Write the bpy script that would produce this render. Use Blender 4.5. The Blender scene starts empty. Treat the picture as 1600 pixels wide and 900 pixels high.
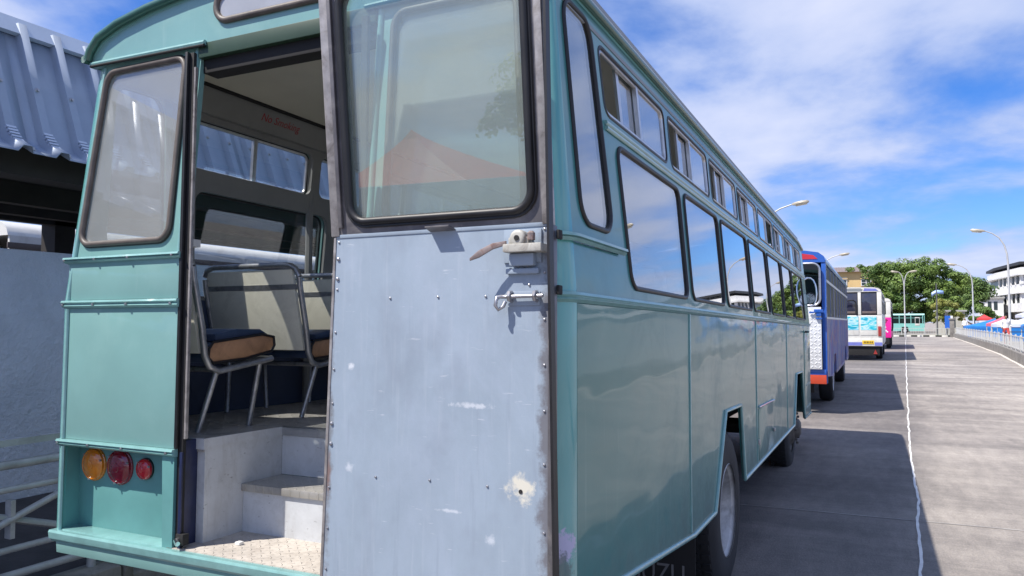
import bpy, bmesh, math, random
from mathutils import Vector, Matrix, noise as mnoise
sc = bpy.context.scene
R = math.radians
# ------------------------------------------------------------------ camera, world, sun, exposure
PITCH = R(0.75)                      # the parked bus stands slightly nose-down relative to the road
PIV = Vector((0, 2.79, 0))
def bus2world(p):
    return PIV + Matrix.Rotation(-PITCH, 3, 'X') @ (Vector(p) - PIV)
cam_d = bpy.data.cameras.new('camera'); cam = bpy.data.objects.new('camera', cam_d)
sc.collection.objects.link(cam); sc.camera = cam
cam_d.sensor_width = 36; cam_d.lens = 36 * 1195 / 1600
cam_d.clip_start = 0.05; cam_d.clip_end = 5000
right = Vector((0.9022807, 0.4311306, 0.00399337)); up = Vector((0.02115192, -0.05351446, 0.99834303)); fwd = Vector((-0.43062993, 0.90070117, 0.05740431))
# these rows are in the bus frame; turn them into the world frame
RB = {}
yv = Vector((572, -71, 1195)).normalized()          # bus axis seen from the camera (right, up, forward)
h = Vector((1, -.004, 0)); n_ = yv.cross(h).normalized()
if n_.y < 0: n_ = -n_
zv = n_; xv = -(yv.cross(zv))
mb2w = Matrix.Rotation(-PITCH, 3, 'X')
B = Matrix((xv, yv, zv))                            # rows: bus axes in camera coordinates
CR = mb2w @ B @ Vector((1, 0, 0)); CU = mb2w @ B @ Vector((0, 1, 0)); CF = mb2w @ B @ Vector((0, 0, 1))
loc = bus2world((0.836, -2.112, 1.564))
cam.matrix_world = Matrix(((CR.x, CU.x, -CF.x, loc.x), (CR.y, CU.y, -CF.y, loc.y), (CR.z, CU.z, -CF.z, loc.z), (0, 0, 0, 1)))

SUN = Vector((-1.26, -1.5, 2.8)).normalized()
EL = math.asin(SUN.z); AZ = math.atan2(SUN.x, SUN.y)
sd = bpy.data.lights.new('sun', 'SUN'); sun = bpy.data.objects.new('sun', sd); sc.collection.objects.link(sun)
sd.energy = 5.0; sd.angle = R(0.5); sd.color = (1, .94, .86)
sun.rotation_euler = SUN.to_track_quat('Z', 'Y').to_euler()
w = bpy.data.worlds.new('World'); sc.world = w; w.use_nodes = True
wn = w.node_tree.nodes; wl = w.node_tree.links; wn.clear()
def N(nt, t, **kw):
    n = nt.nodes.new(t)
    for k, v in kw.items():
        if k.startswith('i_'):
            n.inputs[k[2:]].default_value = v
        else: setattr(n, k, v)
    return n
nt = w.node_tree
sky = N(nt, 'ShaderNodeTexSky', sky_type='NISHITA', sun_disc=False, sun_elevation=EL, sun_rotation=AZ, air_density=1.0, dust_density=0.35, ozone_density=3.0, altitude=0)
tc = N(nt, 'ShaderNodeTexCoord'); sep = N(nt, 'ShaderNodeSeparateXYZ'); wl.new(tc.outputs['Generated'], sep.inputs[0])
def math_(nt, op, a, b=None, clamp=False):
    m = N(nt, 'ShaderNodeMath', operation=op); m.use_clamp = clamp
    for i, x in enumerate((a, b)):
        if x is None: continue
        if isinstance(x, (int, float)): m.inputs[i].default_value = x
        else: nt.links.new(x, m.inputs[i])
    return m.outputs[0]
zz = math_(nt, 'ADD', math_(nt, 'MAXIMUM', sep.outputs[2], 0.0), 0.16)
px = math_(nt, 'DIVIDE', sep.outputs[0], zz); py = math_(nt, 'DIVIDE', sep.outputs[1], zz)
cmb = N(nt, 'ShaderNodeCombineXYZ'); wl.new(px, cmb.inputs[0]); wl.new(py, cmb.inputs[1])
mp = N(nt, 'ShaderNodeMapping'); wl.new(cmb.outputs[0], mp.inputs[0]); mp.inputs['Location'].default_value = (3.1, 1.7, 0); mp.inputs['Scale'].default_value = (1.05, .95, 1); mp.inputs['Rotation'].default_value = (0, 0, R(-20))
n1 = N(nt, 'ShaderNodeTexNoise', i_Scale=1.0, i_Detail=10, i_Roughness=.55, i_Distortion=.15); wl.new(mp.outputs[0], n1.inputs['Vector'])
n2 = N(nt, 'ShaderNodeTexNoise', i_Scale=.55, i_Detail=3); wl.new(mp.outputs[0], n2.inputs['Vector'])
s_ = math_(nt, 'ADD', math_(nt, 'MULTIPLY', n1.outputs[0], .72), math_(nt, 'MULTIPLY', n2.outputs[0], .38))
cr = N(nt, 'ShaderNodeValToRGB'); wl.new(s_, cr.inputs[0])
cr.color_ramp.interpolation = 'EASE'
cr.color_ramp.elements[0].position = .43; cr.color_ramp.elements[0].color = (0, 0, 0, 1)
cr.color_ramp.elements[1].position = .60; cr.color_ramp.elements[1].color = (1, 1, 1, 1)
cc = N(nt, 'ShaderNodeValToRGB'); wl.new(n1.outputs[0], cc.inputs[0])
cc.color_ramp.elements[0].position = .38; cc.color_ramp.elements[0].color = (2.7, 3.8, 6.7, 1)
cc.color_ramp.elements[1].position = .68; cc.color_ramp.elements[1].color = (5.9, 6.3, 7.9, 1)
hs = N(nt, 'ShaderNodeHueSaturation', i_Saturation=1.3, i_Value=1.0); wl.new(sky.outputs[0], hs.inputs['Color'])
tint = N(nt, 'ShaderNodeMix', data_type='RGBA', blend_type='MULTIPLY'); tint.inputs[0].default_value = 1; wl.new(hs.outputs[0], tint.inputs[6]); tint.inputs[7].default_value = (.72, .90, 1.34, 1)
mx = N(nt, 'ShaderNodeMix', data_type='RGBA'); wl.new(math_(nt, 'MULTIPLY', cr.outputs[0], .94), mx.inputs[0]); wl.new(tint.outputs[2], mx.inputs[6]); wl.new(cc.outputs[0], mx.inputs[7])
bg = N(nt, 'ShaderNodeBackground', i_Strength=.095); wl.new(mx.outputs[2], bg.inputs[0])
wo = N(nt, 'ShaderNodeOutputWorld'); wl.new(bg.outputs[0], wo.inputs[0])
vs = sc.view_settings; vs.view_transform = 'Standard'; vs.look = 'None'; vs.gamma = 1; vs.use_curve_mapping = False; vs.exposure = 0.47

# ------------------------------------------------------------------ materials
MATS = {}
def base(name):
    m = bpy.data.materials.new(name); m.use_nodes = True
    t = m.node_tree; b = t.nodes['Principled BSDF']
    return m, t, b
def rgba(c, k=1.0): return (min(1, c[0]*k), min(1, c[1]*k), min(1, c[2]*k), 1)
def mat(name, col, rough=.5, metal=0., var=.12, scale=4., bump=0., bscale=60., coat=0., dirt=None, dirt_amt=.5, dirt_scale=3., stretch=(1, 1, 1), wav=0.):
    if name in MATS: return MATS[name]
    m, t, b = base(name); MATS[name] = m
    tc = N(t, 'ShaderNodeTexCoord'); mp = N(t, 'ShaderNodeMapping'); t.links.new(tc.outputs['Object'], mp.inputs[0]); mp.inputs['Scale'].default_value = stretch
    nz = N(t, 'ShaderNodeTexNoise', i_Scale=scale, i_Detail=6, i_Roughness=.62); t.links.new(mp.outputs[0], nz.inputs['Vector'])
    r = N(t, 'ShaderNodeValToRGB'); t.links.new(nz.outputs[0], r.inputs[0])
    r.color_ramp.elements[0].position = .3; r.color_ramp.elements[0].color = rgba(col, 1-var)
    r.color_ramp.elements[1].position = .7; r.color_ramp.elements[1].color = rgba(col, 1+var)
    out = r.outputs[0]
    if dirt:
        dn = N(t, 'ShaderNodeTexNoise', i_Scale=dirt_scale, i_Detail=9, i_Roughness=.7, i_Distortion=.6); t.links.new(mp.outputs[0], dn.inputs['Vector'])
        dr = N(t, 'ShaderNodeValToRGB'); t.links.new(dn.outputs[0], dr.inputs[0]); dr.color_ramp.elements[0].position = .5; dr.color_ramp.elements[1].position = .72
        mm = N(t, 'ShaderNodeMix', data_type='RGBA'); t.links.new(math_(t, 'MULTIPLY', dr.outputs[0], dirt_amt), mm.inputs[0]); t.links.new(out, mm.inputs[6]); mm.inputs[7].default_value = rgba(dirt); out = mm.outputs[2]
        rr = math_(t, 'ADD', math_(t, 'MULTIPLY', dr.outputs[0], .2), rough); t.links.new(rr, b.inputs['Roughness'])
    else:
        rv = math_(t, 'ADD', math_(t, 'MULTIPLY', nz.outputs[0], .12), rough-.06); t.links.new(rv, b.inputs['Roughness'])
    t.links.new(out, b.inputs['Base Color'])
    b.inputs['Metallic'].default_value = metal
    if coat: b.inputs['Coat Weight'].default_value = coat; b.inputs['Coat Roughness'].default_value = .04
    if bump or wav:
        last = None
        if wav:
            wz = N(t, 'ShaderNodeTexNoise', i_Scale=1.6, i_Detail=2); 
            wm = N(t, 'ShaderNodeMapping'); t.links.new(tc.outputs['Object'], wm.inputs[0]); wm.inputs['Scale'].default_value = (1, .55, 1.5); t.links.new(wm.outputs[0], wz.inputs['Vector'])
            bw = N(t, 'ShaderNodeBump', i_Strength=1.0, i_Distance=wav); t.links.new(wz.outputs[0], bw.inputs['Height']); last = bw.outputs[0]
        if bump:
            bz = N(t, 'ShaderNodeTexNoise', i_Scale=bscale, i_Detail=5, i_Roughness=.65); t.links.new(mp.outputs[0], bz.inputs['Vector'])
            bu = N(t, 'ShaderNodeBump', i_Strength=.8, i_Distance=bump); t.links.new(bz.outputs[0], bu.inputs['Height'])
            if last: t.links.new(last, bu.inputs['Normal'])
            last = bu.outputs[0]
        t.links.new(last, b.inputs['Normal'])
        if coat and wav: t.links.new(bw.outputs[0], b.inputs['Coat Normal'])
    return m
def glass(name, tint=(.8, .88, .86), refl=1.0, rough=0.0, haze=None, haze_amt=0.0, f0=.045):
    if name in MATS: return MATS[name]
    m, t, b = base(name); MATS[name] = m; t.nodes.remove(b); out = t.nodes['Material Output']
    lw = N(t, 'ShaderNodeLayerWeight', i_Blend=.5)
    fr = math_(t, 'ADD', math_(t, 'MULTIPLY', math_(t, 'POWER', lw.outputs['Facing'], 4.2), (1-f0)*refl), f0*refl, True)
    tr = N(t, 'ShaderNodeBsdfTransparent'); tr.inputs[0].default_value = (*tint, 1)
    gl = N(t, 'ShaderNodeBsdfGlossy'); gl.inputs['Roughness'].default_value = rough
    a = tr.outputs[0]
    if haze_amt:
        df = N(t, 'ShaderNodeBsdfDiffuse'); df.inputs[0].default_value = (*haze, 1)
        tc = N(t, 'ShaderNodeTexCoord'); nz = N(t, 'ShaderNodeTexNoise', i_Scale=3.5, i_Detail=7, i_Roughness=.65); t.links.new(tc.outputs['Object'], nz.inputs['Vector'])
        ms = N(t, 'ShaderNodeMixShader'); t.links.new(math_(t, 'MULTIPLY', math_(t, 'ADD', math_(t, 'MULTIPLY', nz.outputs[0], .7), .65), haze_amt), ms.inputs[0]); t.links.new(a, ms.inputs[1]); t.links.new(df.outputs[0], ms.inputs[2]); a = ms.outputs[0]
    ms = N(t, 'ShaderNodeMixShader'); t.links.new(fr, ms.inputs[0]); t.links.new(a, ms.inputs[1]); t.links.new(gl.outputs[0], ms.inputs[2])
    t.links.new(ms.outputs[0], out.inputs[0])
    return m
def masked(m, col, centre, radius, edge=.35, nscale=22., amt=1.0, stretch=(1, 1, 1), rough=None):
    """a stain with its own outline, fixed to the surface, added to an existing material"""
    t = m.node_tree; b = t.nodes['Principled BSDF']
    src = b.inputs['Base Color'].links[0].from_socket
    tc = N(t, 'ShaderNodeTexCoord'); mp = N(t, 'ShaderNodeMapping', vector_type='POINT'); t.links.new(tc.outputs['Object'], mp.inputs[0])
    mp.inputs['Location'].default_value = tuple(-c*s for c, s in zip(centre, stretch)); mp.inputs['Scale'].default_value = stretch
    ln = N(t, 'ShaderNodeVectorMath', operation='LENGTH'); t.links.new(mp.outputs[0], ln.inputs[0])
    nz = N(t, 'ShaderNodeTexNoise', i_Scale=nscale, i_Detail=6, i_Roughness=.7); t.links.new(tc.outputs['Object'], nz.inputs['Vector'])
    d = math_(t, 'ADD', math_(t, 'DIVIDE', ln.outputs['Value'], radius), math_(t, 'MULTIPLY', math_(t, 'SUBTRACT', nz.outputs[0], .5), 2.6))
    f = math_(t, 'DIVIDE', math_(t, 'SUBTRACT', 1.0, d), edge, True)
    mm = N(t, 'ShaderNodeMix', data_type='RGBA'); t.links.new(math_(t, 'MULTIPLY', f, amt), mm.inputs[0]); t.links.new(src, mm.inputs[6]); mm.inputs[7].default_value = rgba(col)
    t.links.new(mm.outputs[2], b.inputs['Base Color'])
def tread_mat(name, col, dirt, scale=26., rough=.4, metal=.6, show=.55):
    m = mat(name, col, rough=rough, metal=metal, var=.2, scale=6, dirt=dirt, dirt_amt=.75, dirt_scale=5)
    t = m.node_tree; b = t.nodes['Principled BSDF']
    tc = N(t, 'ShaderNodeTexCoord'); mp = N(t, 'ShaderNodeMapping'); t.links.new(tc.outputs['Object'], mp.inputs[0]); mp.inputs['Rotation'].default_value = (0, 0, R(45))
    mp.inputs['Scale'].default_value = (scale, scale, scale)
    sp = N(t, 'ShaderNodeSeparateXYZ'); t.links.new(mp.outputs[0], sp.inputs[0])
    fu = math_(t, 'FLOOR', sp.outputs[0]); fv = math_(t, 'FLOOR', sp.outputs[1])
    par = math_(t, 'FLOORED_MODULO', math_(t, 'ADD', fu, fv), 2.0)
    a_ = math_(t, 'ABSOLUTE', math_(t, 'SUBTRACT', math_(t, 'FRACT', sp.outputs[0]), .5)); b_ = math_(t, 'ABSOLUTE', math_(t, 'SUBTRACT', math_(t, 'FRACT', sp.outputs[1]), .5))
    def lz(p, q): return math_(t, 'SUBTRACT', 1.0, math_(t, 'ADD', math_(t, 'MULTIPLY', p, 1.9), math_(t, 'MULTIPLY', q, 6.0)))
    hh = math_(t, 'ADD', math_(t, 'MULTIPLY', lz(a_, b_), par), math_(t, 'MULTIPLY', lz(b_, a_), math_(t, 'SUBTRACT', 1.0, par)))
    hh = math_(t, 'MULTIPLY', hh, 3.0, True)
    bu = N(t, 'ShaderNodeBump', i_Strength=1.0, i_Distance=.004); t.links.new(hh, bu.inputs['Height']); t.links.new(bu.outputs[0], b.inputs['Normal'])
    src = b.inputs['Base Color'].links[0].from_socket
    mm = N(t, 'ShaderNodeMix', data_type='RGBA'); t.links.new(math_(t, 'MULTIPLY', hh, show), mm.inputs[0]); t.links.new(src, mm.inputs[6]); mm.inputs[7].default_value = rgba(col, 1.35); t.links.new(mm.outputs[2], b.inputs['Base Color'])
    return m

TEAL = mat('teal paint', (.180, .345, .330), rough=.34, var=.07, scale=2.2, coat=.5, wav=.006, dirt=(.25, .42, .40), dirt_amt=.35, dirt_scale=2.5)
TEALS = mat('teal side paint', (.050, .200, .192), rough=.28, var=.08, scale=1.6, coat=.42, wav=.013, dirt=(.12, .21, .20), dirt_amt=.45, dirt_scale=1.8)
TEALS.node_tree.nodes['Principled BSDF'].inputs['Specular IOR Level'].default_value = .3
TEALD = mat('teal recess paint', (.115, .29, .285), rough=.4, var=.1, scale=5)
TRIM = mat('teal trim paint', (.20, .39, .38), rough=.3, var=.15, scale=12, coat=.6, bump=.001)
ROOFE = mat('dark green edge', (.035, .11, .085), rough=.35, var=.2, coat=.5)
ROOF = mat('roof paint', (.16, .36, .33), rough=.4, var=.15)
RUB = mat('window rubber', (.012, .012, .014), rough=.45, var=.3, scale=10)
RUBB = mat('aged brown rubber', (.10, .085, .075), rough=.5, var=.3, scale=14, bump=.001)
ALU = mat('aluminium strip', (.55, .56, .58), rough=.35, metal=.9, var=.15, scale=12)
NAVY = mat('navy paint', (.012, .018, .06), rough=.4, var=.3, scale=10, dirt=(.05, .06, .1), dirt_amt=.4)
BLACK = mat('black underbody', (.012, .012, .013), rough=.8, var=.3)
TYRE = mat('tyre rubber', (.022, .022, .024), rough=.8, var=.25, scale=8, bump=.002, bscale=30)
RIM = mat('silver rim', (.46, .46, .46), rough=.5, metal=.35, var=.2, scale=8, dirt=(.12, .11, .1), dirt_amt=.6, dirt_scale=6)
HUBM = mat('greasy hub', (.10, .09, .08), rough=.6, var=.4, scale=14)
DOORP = mat('primer grey door panel', (.275, .337, .410), rough=.42, var=.09, scale=3.0, bump=.0006, bscale=90, dirt=(.36, .42, .53), dirt_amt=.45, dirt_scale=2.2, stretch=(1, 1, .6))
DOORF = mat('worn door frame metal', (.13, .125, .135), rough=.42, metal=.3, var=.25, scale=9, dirt=(.3, .28, .27), dirt_amt=.7, dirt_scale=7)
DOORE = mat('bare metal edge', (.33, .31, .30), rough=.4, metal=.4, var=.3, scale=18, dirt=(.06, .05, .05), dirt_amt=.8, dirt_scale=12)
STEEL = mat('worn steel', (.42, .42, .44), rough=.35, metal=.8, var=.25, scale=20, dirt=(.16, .08, .05), dirt_amt=.5, dirt_scale=30)
RUST = mat('rusty lever', (.26, .21, .2), rough=.55, metal=.4, var=.3, scale=30, dirt=(.16, .055, .03), dirt_amt=.9, dirt_scale=40)
IVORY = mat('old ivory latch paint', (.42, .41, .37), rough=.45, var=.2, scale=20, dirt=(.12, .09, .07), dirt_amt=.8, dirt_scale=22)
STEPW = mat('scuffed grey white step', (.52, .54, .56), rough=.5, var=.12, scale=7, dirt=(.34, .34, .33), dirt_amt=.5, dirt_scale=14, bump=.0008)
TREAD = tread_mat('tread plate', (.50, .48, .44), (.18, .16, .13), 30)
FLOORM = tread_mat('cabin floor tread plate', (.50, .48, .45), (.12, .11, .10), 16, metal=.3)
SAND = tread_mat('dusty lower tread', (.47, .43, .38), (.24, .20, .17), 30, rough=.8, metal=.0, show=.18)
CREAM = mat('cream seat back', (.74, .72, .61), rough=.45, var=.08, scale=6, dirt=(.3, .28, .2), dirt_amt=.3, dirt_scale=6)
TAN = mat('tan vinyl', (.46, .25, .13), rough=.5, var=.15, scale=14, dirt=(.1, .05, .03), dirt_amt=.6, dirt_scale=8)
NVIN = mat('navy vinyl', (.022, .04, .085), rough=.4, var=.2, scale=20, bump=.001)
TUBE = mat('worn grey tube', (.42, .43, .45), rough=.35, metal=.7, var=.25, scale=12, dirt=(.08, .08, .09), dirt_amt=.6, dirt_scale=16)
CHROME = mat('bright rail', (.75, .76, .78), rough=.15, metal=1., var=.08)
LINING = mat('grey cabin lining', (.24, .245, .24), rough=.5, var=.12, scale=3)
CEIL = mat('cream ceiling', (.62, .60, .50), rough=.5, var=.08, scale=2)
REDT = mat('red lettering', (.34, .015, .03), rough=.5, var=.05)
GREYT = mat('grey lettering', (.20, .19, .19), rough=.7, var=.15)
GL_SIDE = glass('side window glass', (.96, .98, .98), 1.8, f0=.06)
GL_REAR = glass('rear window glass', (.88, .91, .91), 1.7, haze=(.62, .64, .64), haze_amt=.26, f0=.05)
GL_DOOR = glass('door window glass', (.80, .88, .85), 1.2, haze=(.74, .80, .76), haze_amt=.16, f0=.07)
GL_FAR = glass('dark tinted glass', (.10, .14, .15), 1.4)
def streaks(m, col, scale, stretch, lo, hi, amt):
    t = m.node_tree; b = t.nodes['Principled BSDF']; src = b.inputs['Base Color'].links[0].from_socket
    tc = N(t, 'ShaderNodeTexCoord'); mp = N(t, 'ShaderNodeMapping'); t.links.new(tc.outputs['Object'], mp.inputs[0]); mp.inputs['Scale'].default_value = stretch; mp.inputs['Rotation'].default_value = (0, R(7), 0)
    nz = N(t, 'ShaderNodeTexNoise', i_Scale=scale, i_Detail=4, i_Roughness=.6); t.links.new(mp.outputs[0], nz.inputs['Vector'])
    f = math_(t, 'DIVIDE', math_(t, 'SUBTRACT', nz.outputs[0], lo), hi-lo, True)
    mm = N(t, 'ShaderNodeMix', data_type='RGBA'); t.links.new(math_(t, 'MULTIPLY', f, amt), mm.inputs[0]); t.links.new(src, mm.inputs[6]); mm.inputs[7].default_value = rgba(col); t.links.new(mm.outputs[2], b.inputs['Base Color'])
streaks(DOORP, (.40, .45, .52), 6, (9, 1, .6), .55, .75, .28)
streaks(DOORP, (.16, .19, .25), 5, (7, 1, .5), .60, .78, .25)
streaks(DOORP, (.52, .56, .62), 9, (1.2, 1, 9), .66, .72, .55)
streaks(DOORP, (.17, .19, .24), 3.0, (1.2, 1, .7), .56, .75, .40)
streaks(TEAL, (.30, .44, .42), 6, (6, 6, .5), .60, .75, .30)
streaks(TEALS, (.20, .33, .31), 5, (1, 5, .4), .60, .78, .28)
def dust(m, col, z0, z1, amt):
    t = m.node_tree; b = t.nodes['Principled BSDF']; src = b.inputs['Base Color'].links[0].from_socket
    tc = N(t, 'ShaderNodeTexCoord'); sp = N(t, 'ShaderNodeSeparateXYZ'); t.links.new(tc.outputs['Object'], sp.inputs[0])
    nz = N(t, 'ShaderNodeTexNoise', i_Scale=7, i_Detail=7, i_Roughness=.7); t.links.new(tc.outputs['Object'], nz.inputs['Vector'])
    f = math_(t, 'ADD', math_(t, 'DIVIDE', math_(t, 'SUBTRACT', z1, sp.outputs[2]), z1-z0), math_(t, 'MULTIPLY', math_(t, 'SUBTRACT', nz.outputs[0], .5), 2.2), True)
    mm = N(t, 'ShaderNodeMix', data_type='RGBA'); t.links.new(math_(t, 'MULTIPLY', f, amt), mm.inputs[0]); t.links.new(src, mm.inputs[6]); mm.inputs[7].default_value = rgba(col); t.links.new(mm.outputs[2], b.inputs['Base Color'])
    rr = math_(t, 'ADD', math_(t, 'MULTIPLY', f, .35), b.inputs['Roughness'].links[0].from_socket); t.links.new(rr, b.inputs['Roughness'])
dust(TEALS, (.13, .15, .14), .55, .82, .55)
streaks(STEPW, (.14, .13, .13), 14, (2, 2, 5), .66, .71, .55)
streaks(STEPW, (.30, .29, .27), 4, (3, 3, .6), .52, .75, .5)
masked(DOORP, (.66, .63, .53), (-.093, -.1, 1.118), .044, edge=.5, nscale=26, amt=.9)
masked(DOORP, (.70, .72, .76), (-.26, -.1, 1.345), .055, edge=.6, nscale=60, stretch=(.7, 1, 6), amt=.5)
masked(DOORP, (.66, .69, .74), (-.33, -.1, 1.03), .03, edge=.6, nscale=60, stretch=(.7, 1, 5), amt=.5)
masked(DOORP, (.66, .69, .74), (-.70, -.1, 1.13), .018, edge=.8, nscale=60, amt=.5)
masked(DOORP, (.66, .69, .74), (-.19, -.1, .96), .018, edge=.8, nscale=60, amt=.5)
masked(DOORP, (.72, .74, .78), (-.70, -.1, 1.45), .013, edge=.6, nscale=60, amt=.6)
masked(DOORP, (.12, .11, .12), (-.01, -.1, 1.3), .035, edge=.6, nscale=16, stretch=(1, 1, .045), amt=.8)
masked(DOORP, (.13, .12, .12), (-.79, -.1, 1.3), .022, edge=.6, nscale=16, stretch=(1, 1, .035), amt=.7)
masked(DOORP, (.20, .10, .07), (-.785, -.1, 1.10), .022, edge=.7, nscale=40, stretch=(1.6, 1, .3), amt=.6)
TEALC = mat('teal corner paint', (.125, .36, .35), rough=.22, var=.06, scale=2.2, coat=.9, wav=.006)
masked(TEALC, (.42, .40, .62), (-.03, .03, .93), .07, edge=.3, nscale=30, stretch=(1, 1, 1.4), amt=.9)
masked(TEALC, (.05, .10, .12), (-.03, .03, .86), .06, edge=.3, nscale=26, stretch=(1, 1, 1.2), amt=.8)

# ------------------------------------------------------------------ mesh helpers
class MB:
    def __init__(s): s.v = []; s.f = []
    def add(s, vs, fs):
        o = len(s.v); s.v += [tuple(p) for p in vs]; s.f += [tuple(i+o for i in f) for f in fs]; return s
    def box(s, a, b, M=None):
        (x0, y0, z0), (x1, y1, z1) = a, b
        vs = [(x0,y0,z0),(x1,y0,z0),(x1,y1,z0),(x0,y1,z0),(x0,y0,z1),(x1,y0,z1),(x1,y1,z1),(x0,y1,z1)]
        if M is not None: vs = [tuple(M @ Vector(p)) for p in vs]
        return s.add(vs, [(0,3,2,1),(4,5,6,7),(0,1,5,4),(1,2,6,5),(2,3,7,6),(3,0,4,7)])
    def hexa(s, bot, top):
        return s.add(list(bot)+list(top), [(0,3,2,1),(4,5,6,7),(0,1,5,4),(1,2,6,5),(2,3,7,6),(3,0,4,7)])
    def loft(s, rings, closed=True, caps=True):
        n = len(rings[0]); o = len(s.v)
        for r in rings: s.v += [tuple(p) for p in r]
        for i in range(len(rings)-1):
            for j in range(n if closed else n-1):
                k = (j+1) % n
                s.f.append((o+i*n+j, o+i*n+k, o+(i+1)*n+k, o+(i+1)*n+j))
        if caps and closed:
            s.f.append(tuple(o+j for j in reversed(range(n)))); s.f.append(tuple(o+(len(rings)-1)*n+j for j in range(n)))
        return s
    def tube(s, path, r, n=8, closed=False, sq=1.0):
        P = [Vector(p) for p in path]; rings = []
        m = len(P); ref = None
        for i in range(m):
            if closed: t = (P[(i+1) % m]-P[i-1]).normalized()
            else: t = (P[min(i+1, m-1)]-P[max(i-1, 0)]).normalized()
            if ref is None:
                ref = Vector((0, 0, 1)) if abs(t.z) < .9 else Vector((1, 0, 0))
                ref = (ref-t*ref.dot(t)).normalized()
            else:
                ref = (ref-t*ref.dot(t)).normalized()
            bi = t.cross(ref); rr = r[i] if isinstance(r, (list, tuple)) else r
            rings.append([P[i]+(ref*math.cos(2*math.pi*j/n)+bi*math.sin(2*math.pi*j/n)*sq)*rr for j in range(n)])
        if closed: rings.append(rings[0]); return s.loft(rings, True, False)
        return s.loft(rings)
    def lathe(s, prof, c, axis='X', n=24, sign=1, caps=True):
        rings = []
        for r, hgt in prof:
            ring = []
            for j in range(n):
                a = 2*math.pi*j/n; u, v = r*math.cos(a), r*math.sin(a)
                p = {'X': (hgt*sign, u, v), 'Y': (u, hgt*sign, v), 'Z': (u, v, hgt*sign)}[axis]
                ring.append((c[0]+p[0], c[1]+p[1], c[2]+p[2]))
            rings.append(ring)
        return s.loft(rings, True, caps)
    def prism(s, pts, axis, lo, hi):
        def P(a, b, c): return {'X': (c, a, b), 'Y': (a, c, b), 'Z': (a, b, c)}[axis]
        return s.loft([[P(a, b, lo) for a, b in pts], [P(a, b, hi) for a, b in pts]])
    def build(s, name, m, parent=None, bevel=0, smooth=30, seg=2):
        me = bpy.data.meshes.new(name); me.from_pydata(s.v, [], s.f); me.update()
        bm = bmesh.new(); bm.from_mesh(me); bmesh.ops.remove_doubles(bm, verts=bm.verts, dist=1e-5)
        bmesh.ops.recalc_face_normals(bm, faces=bm.faces)
        if bevel:
            es = [e for e in bm.edges if len(e.link_faces) == 2 and e.calc_face_angle(0) > R(35)]
            bmesh.ops.bevel(bm, geom=es, offset=bevel, segments=seg, affect='EDGES', profile=.6, clamp_overlap=True)
        bm.to_mesh(me); bm.free()
        if smooth:
            for p in me.polygons: p.use_smooth = True
            me.set_sharp_from_angle(angle=R(smooth))
        if m is not None:
            for q in (m if isinstance(m, (list, tuple)) else [m]): me.materials.append(q)
        o = bpy.data.objects.new(name, me); sc.collection.objects.link(o)
        if parent is not None: o.parent = parent
        return o
def tag(o, label=None, cat=None, group=None, kind=None):
    if label: o['label'] = label
    if cat: o['category'] = cat
    if group: o['group'] = group
    if kind: o['kind'] = kind
    return o
def empty(name, loc=(0, 0, 0), rz=0, parent=None):
    o = bpy.data.objects.new(name, None); sc.collection.objects.link(o); o.location = loc; o.rotation_euler = (0, 0, rz); o.empty_display_size = .2
    if parent is not None: o.parent = parent
    return o
def kids(o): return [c for c in bpy.data.objects if c.parent == o]
def copy_tree(o, parent=None, off=None):
    c = o.copy(); sc.collection.objects.link(c); c.parent = parent
    if off is not None: c.location = Vector(o.location)+Vector(off)
    for ch in kids(o): copy_tree(ch, c)
    return c
def rrect(u0, u1, w0, w1, r, k=5):
    pts = []
    for cx, cy, a0 in ((u1-r, w0+r, -90), (u1-r, w1-r, 0), (u0+r, w1-r, 90), (u0+r, w0+r, 180)):
        for i in range(k+1):
            a = R(a0+90*i/k); pts.append((cx+r*math.cos(a), cy+r*math.sin(a)))
    return pts
INS = .013
def ins(h): return (h[0]+INS, h[1]-INS, h[2]+INS, h[3]-INS)
def ring_panel(name, mapf, outer, hole, r, m, parent, th=.025, k=5):
    """sheet over `outer` rectangle with a rounded opening"""
    u0, u1, w0, w1 = outer; pts = rrect(*hole, r, k); n = len(pts)
    cor = [(u1, w0), (u1, w1), (u0, w1), (u0, w0)]
    mb = MB(); front = [mapf(*p, 0) for p in pts]; back = [mapf(*p, -th) for p in pts]
    cf = [mapf(*p, 0) for p in cor]; cb = [mapf(*p, -th) for p in cor]
    V = front+back+cf+cb; F = []
    for i in range(n):
        j = (i+1) % n; F.append((i, j, n+j, n+i))
        c = i//(k+1); c2 = j//(k+1)
        if c == c2: F.append((i, j, 2*n+c)); F.append((n+j, n+i, 2*n+4+c))
        else: F.append((i, j, 2*n+c2, 2*n+c)); F.append((n+j, n+i, 2*n+4+c, 2*n+4+c2))
    for c in range(4):
        d = (c+1) % 4; F.append((2*n+c, 2*n+d, 2*n+4+d, 2*n+4+c))
    mb.add(V, F)
    return mb.build(name, m, parent, smooth=30)
def seal(name, mapf, hole, r, rad, m, parent, off=.004, k=6, sq=1.0):
    return MB().tube([mapf(*p, off) for p in rrect(*hole, r, k)], rad, 8, True, sq).build(name, m, parent, smooth=60)
def pane(name, mapf, hole, r, m, parent, off=-.002, th=.005, k=5):
    pts = rrect(*hole, r, k)
    return MB().loft([[mapf(*p, off) for p in pts], [mapf(*p, off-th) for p in pts]]).build(name, m, parent, smooth=0)
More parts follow.
